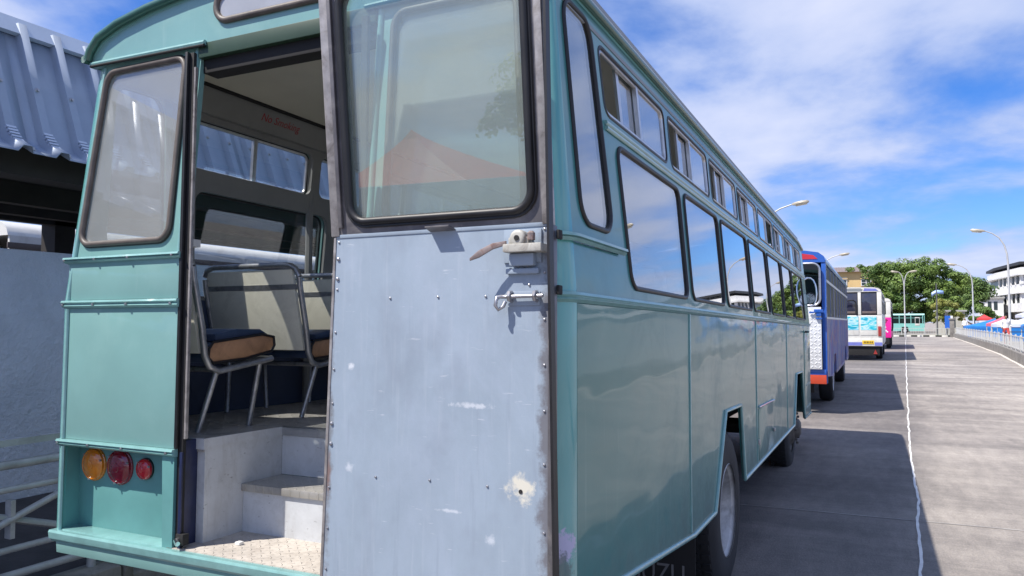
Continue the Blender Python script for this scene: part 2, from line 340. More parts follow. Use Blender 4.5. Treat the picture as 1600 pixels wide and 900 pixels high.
def text(name, s, M4, size, m, parent, shear=0, ext=.001, align='LEFT', sx=1.0):
    cu = bpy.data.curves.new(name, 'FONT'); cu.body = s; cu.size = size; cu.extrude = ext; cu.shear = shear; cu.align_x = align; cu.resolution_u = 3
    o = bpy.data.objects.new(name, cu); sc.collection.objects.link(o)
    bpy.context.view_layer.update()
    me = bpy.data.meshes.new_from_object(o.evaluated_get(bpy.context.evaluated_depsgraph_get()))
    sc.collection.objects.unlink(o); bpy.data.objects.remove(o)
    me.transform(M4 @ Matrix.Diagonal((sx, 1, 1, 1))); me.materials.clear(); me.materials.append(m)
    o = bpy.data.objects.new(name, me); sc.collection.objects.link(o); o.parent = parent
    return o
def frame4(o, x, y, z):
    return Matrix(((x[0], y[0], z[0], o[0]), (x[1], y[1], z[1], o[1]), (x[2], y[2], z[2], o[2]), (0, 0, 0, 1)))

# ------------------------------------------------------------------ road and ground
def road_mat():
    m, t, b = base('weathered concrete road'); MATS['road'] = m
    tc = N(t, 'ShaderNodeTexCoord')
    def nz(scale, st, det=6, ro=.6, dist=0):
        mp = N(t, 'ShaderNodeMapping'); t.links.new(tc.outputs['Object'], mp.inputs[0]); mp.inputs['Scale'].default_value = st
        n = N(t, 'ShaderNodeTexNoise', i_Scale=scale, i_Detail=det, i_Roughness=ro, i_Distortion=dist); t.links.new(mp.outputs[0], n.inputs['Vector']); return n.outputs[0]
    a = nz(.9, (.16, 1, 1), 5, .6, .4); bb = nz(.35, (1, .5, 1), 4); c = nz(60, (1, 1, 1), 4, .7); d = nz(7, (1, .3, 1), 6, .7)
    e = nz(16, (.25, 1, 1), 5, .7)
    s = math_(t, 'ADD', math_(t, 'ADD', math_(t, 'MULTIPLY', a, .36), math_(t, 'MULTIPLY', bb, .30)), math_(t, 'ADD', math_(t, 'MULTIPLY', d, .22), math_(t, 'ADD', math_(t, 'MULTIPLY', c, .22), math_(t, 'MULTIPLY', e, .12))))
    r = N(t, 'ShaderNodeValToRGB'); t.links.new(s, r.inputs[0]); els = r.color_ramp.elements
    els[0].position = .47; els[0].color = (.105, .096, .09, 1); els[1].position = .77; els[1].color = (.43, .39, .345, 1)
    x = els.new(.58); x.color = (.19, .172, .158, 1); x = els.new(.67); x.color = (.285, .258, .232, 1)
    sx_ = N(t, 'ShaderNodeSeparateXYZ'); t.links.new(tc.outputs['Object'], sx_.inputs[0])
    lane_shade = math_(t, 'ADD', math_(t, 'SUBTRACT', sx_.outputs[0], math_(t, 'MULTIPLY', sx_.outputs[1], .03)), math_(t, 'MULTIPLY', math_(t, 'SUBTRACT', bb, .5), 1.2))
    lane_shade = math_(t, 'DIVIDE', math_(t, 'SUBTRACT', lane_shade, .75), .5, True)
    # bus-side lane darkened to deepen the bus's shade, rest lightened; scattered oil spots
    oil = nz(1.3, (1, .35, 1), 6, .7, .5); sp = N(t, 'ShaderNodeValToRGB'); t.links.new(oil, sp.inputs[0]); sp.color_ramp.elements[0].position = .58; sp.color_ramp.elements[1].position = .72
    mk = N(t, 'ShaderNodeMix', data_type='RGBA', blend_type='MULTIPLY'); mk.inputs[0].default_value = 1; t.links.new(r.outputs[0], mk.inputs[6])
    lc = N(t, 'ShaderNodeMix', data_type='RGBA'); t.links.new(lane_shade, lc.inputs[0]); lc.inputs[6].default_value = (.80, .80, .82, 1); lc.inputs[7].default_value = (1.30, 1.29, 1.26, 1)
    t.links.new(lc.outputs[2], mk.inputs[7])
    mo = N(t, 'ShaderNodeMix', data_type='RGBA'); t.links.new(math_(t, 'MULTIPLY', sp.outputs[0], .45), mo.inputs[0]); t.links.new(mk.outputs[2], mo.inputs[6]); mo.inputs[7].default_value = (.07, .065, .062, 1)
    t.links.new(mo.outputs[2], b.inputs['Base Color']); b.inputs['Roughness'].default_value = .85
    bu = N(t, 'ShaderNodeBump', i_Strength=.9, i_Distance=.012); t.links.new(math_(t, 'ADD', c, math_(t, 'MULTIPLY', d, .5)), bu.inputs['Height']); t.links.new(bu.outputs[0], b.inputs['Normal'])
    return m
ROAD = road_mat()
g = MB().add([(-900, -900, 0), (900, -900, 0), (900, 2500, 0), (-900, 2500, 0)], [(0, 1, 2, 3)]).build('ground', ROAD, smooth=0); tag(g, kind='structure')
WHITE = mat('white line paint', (.74, .73, .70), rough=.7, var=.12, scale=8)
JOINT = mat('joint filler', (.34, .32, .30), rough=.8, var=.35, scale=6)
JOINTD = mat('dark joint', (.10, .095, .09), rough=.9, var=.35, scale=6)
rnd = random.Random(4)
def wiggle_strip(name, pts, wd, z, m, amp, step=.12, th=.004):
    # runs along Y; x interpolated between pts
    L, Rr = [], []; y = pts[0][1]; i = 0
    while y < pts[-1][1]:
        while i < len(pts)-2 and y > pts[i+1][1]: i += 1
        f = (y-pts[i][1])/(pts[i+1][1]-pts[i][1]); x = pts[i][0]+(pts[i+1][0]-pts[i][0])*f
        x += amp*mnoise.noise(Vector((y*.9, 0, 3)))+amp*.5*mnoise.noise(Vector((y*4, 2, 3)))
        w_ = wd*(.75+.5*mnoise.noise(Vector((y*7, 5, 1)))+.25)
        L.append((x-w_/2, y, z)); Rr.append((x+w_/2, y, z)); y += step*(1 if y < 15 else 4)
    mb = MB(); n = len(L)
    mb.add(L+Rr, [(k, k+1, n+k+1, n+k) for k in range(n-1)])
    return mb.build(name, m, smooth=0)
ln = wiggle_strip('painted_line', [(.99, -2.5), (1.045, 3.5), (1.12, 5.4), (1.175, 9.15), (1.385, 16.8), (1.656, 26.6), (2.83, 67.6), (3.6, 92)], .021, .004, WHITE, .024)
tag(ln, kind='structure')
def cross_joint(y0, slope, x0, x1, wd, m):
    mb = MB(); L = []; Q = []
    k = 0; x = x0
    while x <= x1:
        y = y0+slope*x+.015*mnoise.noise(Vector((x*2, y0, 0))); w_ = wd*(1+.5*mnoise.noise(Vector((x*5, y0, 3))))
        L.append((x, y-w_/2, .0035)); Q.append((x, y+w_/2, .0035)); x += .15
    n = len(L); mb.add(L+Q, [(k, k+1, n+k+1, n+k) for k in range(n-1)])
    tag(mb.build('road_joint', m, smooth=0), kind='structure')
for y, s, m in ((5.05, .02, JOINT), (14.6, .035, JOINTD)):
    cross_joint(y, s, -2.2, 5.2 if y < 20 else 6, .022, m)

# ------------------------------------------------------------------ the teal bus
bus = empty('bus'); bus.rotation_euler = (-PITCH, 0, 0); bus.location = bus2world((0, 0, 0))
tag(bus, 'teal bus in the foreground with its rear door swung open', 'bus', 'buses parked in a row')
XL = -2.34; BL = 9.1
def rake(z): return 0 if z < 1.69 else .075*(z-1.69)
def tum(z): return 0 if z < 1.69 else .085*(z-1.69)
def warp(u, w):
    if u < .1 or u > 1.3: return u
    s = (u-.1)/.48 if u < .58 else (1.3-u)/.72
    return u-.1*min(1.1, max(0, (w-1.69)/.93))*s
def seam(z): return .1+.3*rake(z)
def mside(y, z, off=0):
    y2 = warp(y, z) if y > .1001 else (seam(z) if y > .0999 else y)
    return (-tum(z)+off, y2, z)
def mleft(y, z, off=0):
    p = mside(y, z, 0); return (XL+tum(z)-off, p[1], z)
def mrear(x, z, off=0):
    # left bay: the outer edge follows the tumblehome, the jamb stays upright
    k = max(0, min(1, (-1.6-x)/.66)) if x < -1.17 else -max(0, min(1, (x+.74)/.66))
    return (x+tum(z)*k, rake(z)-off, z)
# lower side panels
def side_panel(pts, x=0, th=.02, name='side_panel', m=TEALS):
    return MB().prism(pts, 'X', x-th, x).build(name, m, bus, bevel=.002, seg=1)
ZB = 1.655
def bot(y): return .745-.098*y if y < 1.642 else .575
for x in (0, XL+.02):
    nm = 'side_panel'
    side_panel([(.103, bot(.103)), (1.642, .580), (1.655, .575), (1.655, ZB), (.103, ZB)], x)
    side_panel([(1.663, .575), (2.25, .570), (2.60, 1.094), (3.17, 1.085), (3.315, .572), (3.915, .572), (3.915, ZB), (1.663, ZB)], x)
    side_panel([(3.923, .572), (6.06, .572), (6.06, ZB), (3.923, ZB)], x)
    side_panel([(6.068, .572), (6.70, .572), (7.0, 1.11), (7.72, 1.10), (7.95, .60), (8.0, .52), (BL-.12, .50), (BL-.12, ZB), (6.068, ZB)], x)
    # bead along the hem and the wheel arches
    xx = x if x == 0 else XL
    for path in ([(.1, .74), (.6, .688), (1.64, .582), (1.70, .574), (2.25, .570)], [(2.25, .570), (2.60, 1.094), (3.17, 1.085), (3.315, .572)], [(3.315, .572), (6.70, .572)], [(6.70, .572), (7.0, 1.11), (7.72, 1.10), (7.95, .60), (8.0, .52), (BL-.12, .5)]):
        MB().tube([(xx+.002, a, b) for a, b in path], .013, 8).build('hem_bead', TRIM, bus, smooth=60)
    for y in (1.659, 3.919, 6.064):
        MB().box((xx-.004, y-.009, .60), (xx+.006, y+.009, ZB)).build('seam_strip', TRIM, bus, bevel=.002)
# hatch
MB().box((-.003, 4.0, .60), (.004, 4.86, .985)).build('fuel_hatch', TEALS, bus, bevel=.003)
for z, y in ((.985, 4.0),):
    MB().tube([(.008, 3.98, 1.0), (.008, 4.9, .985)], .008).build('hatch_hinge', TRIM, bus)
MB().box((.004, 4.84, .72), (.02, 4.88, .75)).build('hatch_catch', STEEL, bus, bevel=.003)
MB().box((.002, 3.94, .72), (.016, 3.97, .76)).build('hatch_catch', STEEL, bus, bevel=.003)
# corner columns (quarter-round)
def column(x_in, sgn, th=.0):
    zs = [.70, 1.0, 1.3, 1.655, 1.70, 1.95, 2.2, 2.45, 2.72]; rings = []
    for z in zs:
        ry = seam(z)-rake(z); rx = .1 if sgn > 0 else .08; sh = -tum(z) if sgn > 0 else XL+tum(z)
        arc = []
        for i in range(9):
            a = R(90*i/8)
            arc.append((sh-sgn*rx+sgn*rx*math.sin(a), rake(z)+ry-ry*math.cos(a), z))
        arc.append((sh-sgn*.02, rake(z)+ry, z)); arc.append((sh-sgn*rx, rake(z)+.02, z))
        rings.append(arc)
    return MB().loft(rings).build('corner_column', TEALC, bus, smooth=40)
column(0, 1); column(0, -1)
# belt trims round the side and corner: flat band with two beads
def band(path, z0, z1, out, nrm):
    mb = MB()
    n = len(path)
    prof = [(0, z0), (out, z0+.004), (out+.006, z0+.010), (out, z0+(z1-z0)*.45), (out+.010, z1-.012), (out+.008, z1-.003), (0, z1)]
    rings = [[(p[0]+q[0]*o_, p[1]+q[1]*o_, z) for o_, z in prof] for p, q in zip(path, nrm)]
    return mb.loft(rings).build('belt_trim', TRIM, bus, smooth=40)
def side_path(y1, right=True):
    P, Q = [], []
    P.append((-.12, 0)) ; Q.append((0, -1))
    for i in range(7):
        a = R(90*i/6); P.append((-.1+.1*math.sin(a), .1-.1*math.cos(a))); Q.append((math.sin(a), -math.cos(a)))
    P.append((0, y1)); Q.append((1, 0))
    if not right:
        P = [(XL-p[0] if True else 0, p[1]) for p in P]; Q = [(-q[0], q[1]) for q in Q]
    return P, Q
for rt in (True, False):
    band(*[side_path(BL-.1, rt)[0], 1.655, 1.69, .006, side_path(BL-.1, rt)[1]])
    band(*[side_path(.60, rt)[0], 1.845, 1.872, .004, side_path(.60, rt)[1]])
# upper side: window surrounds
low_b = [.58, 1.70, 2.70, 3.83, 4.92, 6.02, 7.05, 8.42]
upp_b = [.58, 1.52, 2.54, 3.56, 4.62, 5.70, 6.75, 7.85, 8.6]
def plain(mapf, u0, u1, w0, w1, name, m, th=.025):
    c = [(u0, w0), (u1, w0), (u1, w1), (u0, w1)]
    return MB().hexa([mapf(a, b, 0) for a, b in c], [mapf(a, b, -th) for a, b in c]).build(name, m, bus, smooth=0)
def slider(mapf, u0, u1, w0, w1, inner_open):
    fr = MB().tube([mapf(*p, -.006) for p in rrect(u0, u1, w0, w1, .045, 4)], .010, 6, True).build('window', RUB, bus, smooth=60)
    fr2 = MB().tube([mapf(*p, -.010) for p in rrect(u0+.014, u1-.014, w0+.014, w1-.014, .035, 4)], .009, 6, True).build('window_frame', ALU, fr, smooth=60)
    um = (u0+u1)/2+.02
    c = [(um-.012, w0+.01), (um+.012, w0+.01), (um+.012, w1-.01), (um-.012, w1-.01)]
    MB().hexa([mapf(a, b, -.002) for a, b in c], [mapf(a, b, -.02) for a, b in c]).build('window_bar', ALU, fr)
    # fixed pane one half, the sliding pane pushed behind it so the other half is open
    if inner_open == 0: pr = [(um, u1-.015, -.010), (u0+.55*(um-u0), um+.30*(u1-um), -.024)]
    elif inner_open == 1: pr = [(u0+.015, um, -.010), (um-.4*(um-u0), um+.3*(u1-um), -.024)]
    else: pr = [(um, u1-.015, -.010), (u0+.015, um, -.024)]
    for a, b, o_ in pr:
        pane('pane', mapf, (a, b, w0+.012, w1-.012), .02, GL_SIDE, fr, o_, .004, 2)
    a, b, o_ = pr[1]
    if inner_open < 2:
        e = a if inner_open == 0 else b
        c = [(e-.016, w0+.012), (e+.016, w0+.012), (e+.016, w1-.012), (e-.016, w1-.012)]
        MB().hexa([mapf(q, r_, -.018) for q, r_ in c], [mapf(q, r_, -.03) for q, r_ in c]).build('sash_stile', ALU, fr)
for right_ in (True, False):
    mf = mside if right_ else mleft
    # corner window
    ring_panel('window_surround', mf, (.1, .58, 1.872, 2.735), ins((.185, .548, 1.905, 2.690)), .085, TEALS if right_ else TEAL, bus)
    s_o = seal('window', mf, ins((.185, .548, 1.905, 2.690)), .085, .0105, RUB, bus, .0)
    pane('pane', mf, ins((.185, .548, 1.905, 2.690)), .085, GL_SIDE, s_o)
    plain(mf, .1, .58, 1.69, 1.846, 'quarter_panel', TEALS if right_ else TEAL)
    for i in range(7):
        a, b = low_b[i], low_b[i+1]
        h = ins((a+.045 if i else a+.11, b-.035, 1.72, 2.287))
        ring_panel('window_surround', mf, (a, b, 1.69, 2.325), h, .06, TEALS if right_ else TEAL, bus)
        s_o = seal('window', mf, h, .06, .0105, RUB, bus, .0)
        pane('pane', mf, h, .06, GL_SIDE, s_o)
    for i in range(8):
        a, b = upp_b[i], upp_b[i+1]
        h = (a+.04, b-.035, 2.372, 2.632)
        ring_panel('window_surround', mf, (a, b, 2.325, 2.735), h, .045, TEALS if right_ else TEAL, bus)
        slider(mf, *h, (0 if i not in (4,) else 1) if right_ else 2)
    plain(mf, 8.42, BL-.12, 1.69, 2.325, 'front_quarter', TEALS); plain(mf, 8.6, BL-.12, 2.325, 2.735, 'front_quarter', TEALS)
    for z in (2.315, 2.335):
        MB().tube([mf(y, z, .004) for y in (.60, 1.2, 2, 4, 6, 8, BL-.15)], .009, 6).build('waist_bead', TRIM, bus, smooth=60)
# gutter and roof
prof = [(XL+.085, 2.735), (XL+.10, 2.775), (XL+.15, 2.825), (XL+.27, 2.868), (XL+.45, 2.902), (XL+.65, 2.925), (XL+.9, 2.945), (-1.17, 2.952)]
prof = prof+[(XL-x, z) for x, z in reversed(prof[:-1])]
rings = []
for y in [.06, .2]+[.6+.35*i for i in range(24)]+[BL-.1]:
    dz = 0 if y < 8.4 else -.10*((y-8.4)/.65)**2
    rings.append([(x, y, z+dz) for x, z in prof]+[(x, y, z-.02+dz) for x, z in reversed(prof)])
MB().loft(rings).build('roof', ROOF, bus, smooth=50)
for sx in (-1, 1):
    x = -.078 if sx > 0 else XL+.078
    MB().tube([(x, .03, 2.742), (x, 4, 2.742), (x, 8.4, 2.742), (x, BL-.1, 2.70)], .017, 8).build('gutter', ROOFE, bus, smooth=60)
MB().tube([(x, .045, z+.006) for x, z in prof], .018, 8).build('roof_edge_trim', ROOFE, bus, smooth=60)
for y in (.9, 1.95, 3.15, 4.4, 5.7, 7.0):
    mb = MB(); mb.loft([[(x, y-.02, z+.002), (x, y-.012, z+.014), (x, y+.012, z+.014), (x, y+.02, z+.002)] for x, z in prof]); mb.build('roof_rib', TRIM, bus)
# rear header with destination glass
hp = [(x+.0, z) for x, z in prof]
MB().prism([(XL+.085, 2.712)]+[(x, z-.012) for x, z in prof]+[(-.085, 2.712)], 'Y', .062, .085).build('rear_header', TEAL, bus, smooth=0)
mh = lambda x, z, off=0: (x, .062-off, z)
MB().loft([[mh(*p, .003) for p in rrect(-1.505, -.835, 2.785, 2.905, .058, 5)], [mh(*p, .0005) for p in rrect(-1.505, -.835, 2.785, 2.905, .058, 5)]]).build('destination_glass', mat('grey glass', (.34, .35, .37), rough=.18, coat=1.0, var=.12, scale=4), bus)
seal('destination_seal', mh, (-1.505, -.835, 2.785, 2.905), .058, .014, RUBB, bus, .004)
MB().tube([(XL+.10, .055, 2.722), (-1.56, .055, 2.712)], .011, 8).build('header_bead', TRIM, bus)
MB().tube([(XL+.10, .050, 2.712), (-1.56, .050, 2.700)], .006, 8).build('header_bead', BLACK, bus)
for sx in (1,): MB().tube([(-.10, .055, 2.722), (-.78, .055, 2.712)], .011, 8).build('header_bead', TRIM, bus)
# doorway head
MB().box((-1.60, .06, 2.655), (-.74, .10, 2.715)).build('door_head', mat('dark green paint', (.02, .05, .03), rough=.5), bus, bevel=.004)
MB().box((-1.60, .085, 2.60), (-.74, .16, 2.656)).build('door_head_lining', BLACK, bus, bevel=.004)
# rear bays
for sgn, (o_out, hole) in ((-1, ((XL+.08, -1.60, 1.872, 2.715), (-2.245, -1.675, 1.912, 2.690))), (1, ((-.74, -.10, 1.872, 2.715), (-.668, -.105, 1.912, 2.690)))):
    hole = ins(hole)
    ring_panel('rear_surround', mrear, o_out, hole, .06, TEAL, bus)
    s_o = seal('window', mrear, hole, .06, .0125, RUBB, bus, .006)
    MB().tube([mrear(*p, .002) for p in rrect(hole[0]-.012, hole[1]+.012, hole[2]-.012, hole[3]+.012, .072, 6)], .005, 6, True).build('seal_lip', RUB, s_o)
    pane('pane', mrear, hole, .06, GL_REAR, s_o)
    a, b = o_out[0], o_out[1]
    MB().box((a, 0, 1.69), (b, .02, 1.846)).build('rear_panel', TEAL, bus, bevel=.002)
    MB().box((a, 0, 1.112), (b, .02, 1.655)).build('rear_panel', TEAL, bus, bevel=.002)
    for z0, z1 in ((1.845, 1.872), (1.655, 1.69), (1.082, 1.112)):
        pr = [(-.002, z0), (-.010, z0+.004), (-.016, z0+.010), (-.010, z0+(z1-z0)*.5), (-.020, z1-.010), (-.016, z1-.002), (.01, z1), (.01, z0)]
        xs = (a-.02, b+.004) if sgn < 0 else (a-.004, b+.02)
        MB().prism([(y, z) for y, z in pr], 'X', *xs).build('belt_trim', TRIM, bus, smooth=40)
    # vertical beads
    for x in ((XL+.085), ) if sgn < 0 else (-.095,):
        for z0, z1 in ((1.872, 2.70), (1.69, 1.846), (1.112, 1.655), (.737, 1.082)):
            MB().tube([mrear(x, z, .002) for z in (z0, (z0+z1)/2, z1)], .009, 6).build('corner_bead', TRIM, bus, smooth=60)
    x = -1.62 if sgn < 0 else -.722
    MB().tube([mrear(x, z, .002) for z in (1.872, 2.3, 2.70)], .011, 6).build('jamb_bead', TRIM, bus, smooth=60)
# trim screws on the rear-left trims
for z in (1.858, 1.670, 1.096):
    for x in (-2.27, -2.08, -1.88, -1.63):
        MB().lathe([(.006, 0), (.005, .004), (.002, .005)], (x, -.017, z), 'Y', 8, -1).build('trim_screw', STEEL, bus)
# lamp recess (left) and the same on the right behind the door
for sgn in (-1, 1):
    f = (lambda x: x) if sgn < 0 else (lambda x: XL-x)
    d = .085
    def bx(a, b, nm, m, bv=.002):
        x0, x1 = sorted((f(a[0]), f(b[0]))); MB().box((x0, a[1], a[2]), (x1, b[1], b[2])).build(nm, m, bus, bevel=bv)
    bx((-2.29, d, .72), (-1.60, d+.015, 1.10), 'recess_back', TEALD)
    MB().hexa([(f(-2.254), 0, .737), (f(-2.262), d, .737), (f(-2.275), d, .737), (f(-2.267), 0, .737)], [(f(-2.266), 0, 1.083), (f(-2.272), d, 1.083), (f(-2.285), d, 1.083), (f(-2.279), 0, 1.083)]).build('recess_side', TEALD, bus)
    bx((-2.27, -.0, .715), (-1.655, d, .739), 'recess_floor', TRIM)
    MB().hexa([(f(-1.655), 0, .737), (f(-1.602), 0, .737), (f(-1.602), d, .737), (f(-1.70), d, .737)], [(f(-1.668), 0, 1.083), (f(-1.602), 0, 1.083), (f(-1.602), d, 1.083), (f(-1.71), d, 1.083)]).build('recess_post', TEALD, bus)
    bx((-2.275, 0.0, .737), (-2.262, .02, 1.083), 'recess_edge', TRIM)
# lamps
def lens(x, z, r, col, name, dome=.014, rimc=None):
    m = mat(name, col, rough=.12, coat=1, var=.15, scale=30)
    m.node_tree.nodes['Principled BSDF'].inputs['Subsurface Weight'].default_value = .25
    c = (x, .085, z)
    o = MB().lathe([(r, 0), (r, .010), (r*.97, .018), (r*.9, .021), (r*.88, .018), (r*.7, .018+dome*.5), (r*.4, .018+dome*.85), (r*.12, .018+dome)], c, 'Y', 28, -1).build('tail_lamp', m, bus, smooth=40)
    MB().lathe([(r*1.05, 0), (r*1.05, .007), (r*1.0, .009)], c, 'Y', 28, -1).build('lamp_bezel', rimc or m, o)
    MB().lathe([(r*.30, .018+dome*.7), (r*.28, .019+dome), (r*.2, .021+dome)], c, 'Y', 20, -1).build('lamp_boss', m, o)
    for a in (20, 140, 260):
        MB().lathe([(.005, .02), (.004, .025)], (x+r*.93*math.cos(R(a)), .085, z+r*.93*math.sin(R(a))), 'Y', 8, -1).build('lamp_screw', STEEL, o)
    return o
lens(-2.165, 1.000, .066, (.62, .20, .012), 'amber lens'); lens(-2.005, 1.000, .070, (.20, .006, .022), 'dark red lens'); 
lens(-1.855, 1.004, .042, (.50, .01, .022), 'bright red lens', .010, RUB)
# bottom sill beam
MB().prism([(-.03, .728), (-.026, .737), (.02, .737), (.02, .68), (-.012, .688), (-.02, .700), (-.026, .702)], 'X', XL+.05, -.05).build('sill_beam', TRIM, bus, bevel=.002)
MB().prism([(-.014, .690), (-.008, .694), (.01, .694), (.01, .645), (-.010, .645)], 'X', XL+.08, -.08).build('sill_beam', TEAL, bus, bevel=.002)
# door jambs
for x0, x1 in ((-1.602, -1.572), (-.765, -.738)):
    MB().box((x0, .012, .738), (x1, .028, 2.66)).build('door_jamb', BLACK, bus, bevel=.003)
MB().box((-1.580, .004, .738), (-1.566, .0119, 1.10)).build('door_jamb', NAVY, bus, bevel=.003)
MB().box((-1.5715, .014, 1.15), (-1.562, .026, 2.60)).build('jamb_edge', DOORE, bus)
MB().box((-1.604, -.004, 1.112), (-1.590, .0118, 2.66)).build('door_rubber', RUB, bus, bevel=.003)
MB().tube([(-1.57, .02, .775), (-1.57, -.01, .772), (-1.55, -.02, .765)], .010, 8).build('door_peg', CHROME, bus)
MB().box((-1.585, .0, .752), (-1.545, .03, .795)).build('peg_bracket', BLACK, bus, bevel=.004)
MB().box((-1.6015, .0285, .738), (-1.588, .0995, 1.14)).build('door_jamb', NAVY, bus, bevel=.002)
# steps
MB().box((-1.63, .0, .715), (-.72, .31, .7395)).build('lower_tread', SAND, bus)
MB().hexa([(-1.62, .10, .7395), (-1.55, .10, .7395), (-1.55, .12, .7395), (-1.62, .12, .7395)], [(-1.62, .10, 1.13), (-1.55, .10, 1.13), (-1.55, .12, 1.13), (-1.62, .12, 1.13)]).build('step_side', STEPW, bus)
MB().box((-1.572, .1205, .7395), (-1.550, .53, 1.128)).build('step_side', STEPW, bus)
MB().box((-1.549, .305, .7395), (-.72, .325, .905)).build('riser', STEPW, bus)
MB().box((-1.549, .292, .905), (-.72, .53, .935)).build('upper_tread', TREAD, bus, bevel=.004)
MB().box((-1.549, .53, .936), (-.72, .55, 1.105)).build('riser', STEPW, bus)
MB().box((-1.549, .524, 1.106), (-.72, .545, 1.1435)).build('riser_nosing', ALU, bus, bevel=.003)
MB().box((-.745, .1, .7395), (-.72, .53, 1.128)).build('step_side', STEPW, bus)
MB().box((-1.552, .096, 1.106), (-1.546, .53, 1.1425)).build('floor_nosing', STEPW, bus)
MB().box((-1.62, .090, 1.10), (-1.546, .0955, 1.1425)).build('floor_nosing', STEPW, bus)
fl = MB(); fl.box((XL+.05, .095, 1.09), (-1.552, .525, 1.14)); fl.box((-.72, .095, 1.09), (-.05, .525, 1.14)); fl.box((XL+.05, .5455, 1.09), (-.05, BL-.2, 1.14))
fl.build('cabin_floor', FLOORM, bus)
MB().box((-1.42, .135, .7396), (-1.395, .16, .752)).build('paper_scrap', WHITE, bus, bevel=.004)
# inside: walls, lining, ceiling
INN = mat('navy cabin wall', (.045, .065, .12), rough=.45, var=.2)
MB().box((XL+.022, .1, 1.14), (XL+.045, BL-.2, 1.72)).build('cabin_wall', INN, bus)
MB().box((-.045, .1, 1.14), (-.022, BL-.2, 1.72)).build('cabin_wall', INN, bus)
mi = lambda y, z, off=0: mleft(y, z, off-.028)
for i in range(7):
    a, b = low_b[i], low_b[i+1]
    ring_panel('window_lining', mi, (a, b, 1.72, 2.325), (a+.05 if i else a+.11, b-.04, 1.735, 2.272), .06, LINING, bus, .02)
    a, b = upp_b[i], upp_b[i+1]
    ring_panel('window_lining', mi, (a, b, 2.325, 2.66), (a+.04, b-.035, 2.38, 2.625), .045, LINING, bus, .02)
MB().hexa([(XL+.13, .12, 2.655), (XL+.16, .12, 2.655), (XL+.16, BL-.3, 2.655), (XL+.13, BL-.3, 2.655)], [(XL+.15, .12, 2.80), (XL+.18, .12, 2.80), (XL+.18, BL-.3, 2.80), (XL+.15, BL-.3, 2.80)]).build('cove_panel', LINING, bus)
MB().hexa([(-.11, .12, 2.66), (-.08, .12, 2.66), (-.08, BL-.3, 2.66), (-.11, BL-.3, 2.66)], [(-.15, .12, 2.845), (-.12, .12, 2.845), (-.12, BL-.3, 2.845), (-.15, BL-.3, 2.845)]).build('cove_panel', LINING, bus)
MB().tube([(XL+.19, .14, 2.792), (XL+.19, BL-.4, 2.792)], .012, 6).build('cove_bead', BLACK, bus)
MB().prism([(XL+.14, 2.78), (XL+.35, 2.838), (-.35, 2.838), (-.14, 2.78), (-.14, 2.788), (-.35, 2.848), (XL+.35, 2.848), (XL+.14, 2.788)], 'Y', .14, BL-.3).build('ceiling', CEIL, bus)
MB().box((XL+.2, .14, 2.79), (-.2, .42, 2.849)).build('ceiling_box', LINING, bus, bevel=.01)
MB().box((XL+.05, .11, 1.905), (-1.66, .15, 1.935)).build('window_ledge', mat('white ledge', (.7, .7, .68), rough=.4), bus)
MB().box((-.70, .11, 1.905), (-.06, .15, 1.935)).build('window_ledge', MATS['white ledge'], bus)
text('lettering', 'No Smoking', frame4((XL+.168, 1.00, 2.712), (0, 1, 0), (.11, 0, 1), (1, 0, 0)), .060, REDT, bus, .35)
MB().box((-1.86, .5, 2.840), (-1.80, .70, 2.849)).build('ceiling_notice', REDT, bus)
MB().box((XL+.075, .98, 2.30), (XL+.10, 1.05, 2.33)).build('window_catch', NAVY, bus, bevel=.004)
MB().tube([(XL+.09, 1.50, 1.14), (XL+.09, 1.50, 2.84)], .022, 8).build('wall_post', LINING, bus)
MB().box((XL+.1, BL-.6, 1.14), (-.1, BL-.55, 1.75)).build('bulkhead', INN, bus)
# nose of the bus
nose = MB()
rings = []
for k in range(7):
    a = R(90*k/6); yy = BL-.12+.16*math.sin(a); ins = .16*(1-math.cos(a))
    rings.append([(-ins, yy, .5+ins*.5), (-ins, yy, 1.66), (-tum(2.7)-ins, yy-.02, 2.72), (-1.17, yy-.05, 2.85-ins*.5), (XL+tum(2.7)+ins, yy-.02, 2.72), (XL+ins, yy, 1.66), (XL+ins, yy, .5+ins*.5)])
nose.loft(rings).build('nose', TEAL, bus, smooth=50)
MB().tube([(-.04, BL-.3, .52), (-.04, BL-.05, .52), (-.2, BL+.06, .52), (-2.2, BL+.06, .52)], .035, 10).build('front_bumper', BLACK, bus)
mr = MB().tube([(0, BL, 1.93), (.05, BL+.04, 1.95), (.078, BL+.05, 2.02), (.085, BL+.05, 2.10), (.08, BL+.05, 2.18), (.068, BL+.05, 2.24), (.045, BL+.05, 2.29), (.01, BL+.04, 2.32), (-.03, BL+.03, 2.325), (-.07, BL, 2.30)], .012, 8).build('mirror', CHROME, bus)
MB().lathe([(.0, 0), (.075, .0), (.085, .02), (.06, .05), (.02, .06)], (.0, BL+.05, 2.04), 'Y', 20, 1).build('mirror_head', BLACK, mr)
MB().lathe([(.07, -.004), (.0, -.004)], (.0, BL+.05, 2.04), 'Y', 20, 1).build('mirror_glass', CHROME, mr)
# front door outline on the right nose side
MB().box((-.002, 8.05, .62), (.006, 8.90, 1.60)).build('cab_door', TEALS, bus, bevel=.003)
MB().tube([(.02, 8.1, 1.58), (.045, 8.2, 1.58), (.02, 8.3, 1.58)], .012).build('door_handle', BLACK, bus)
for z in (.62, .9): MB().box((.004, 8.2, z), (.012, 8.85, z+.02)).build('cab_step', TRIM, bus)
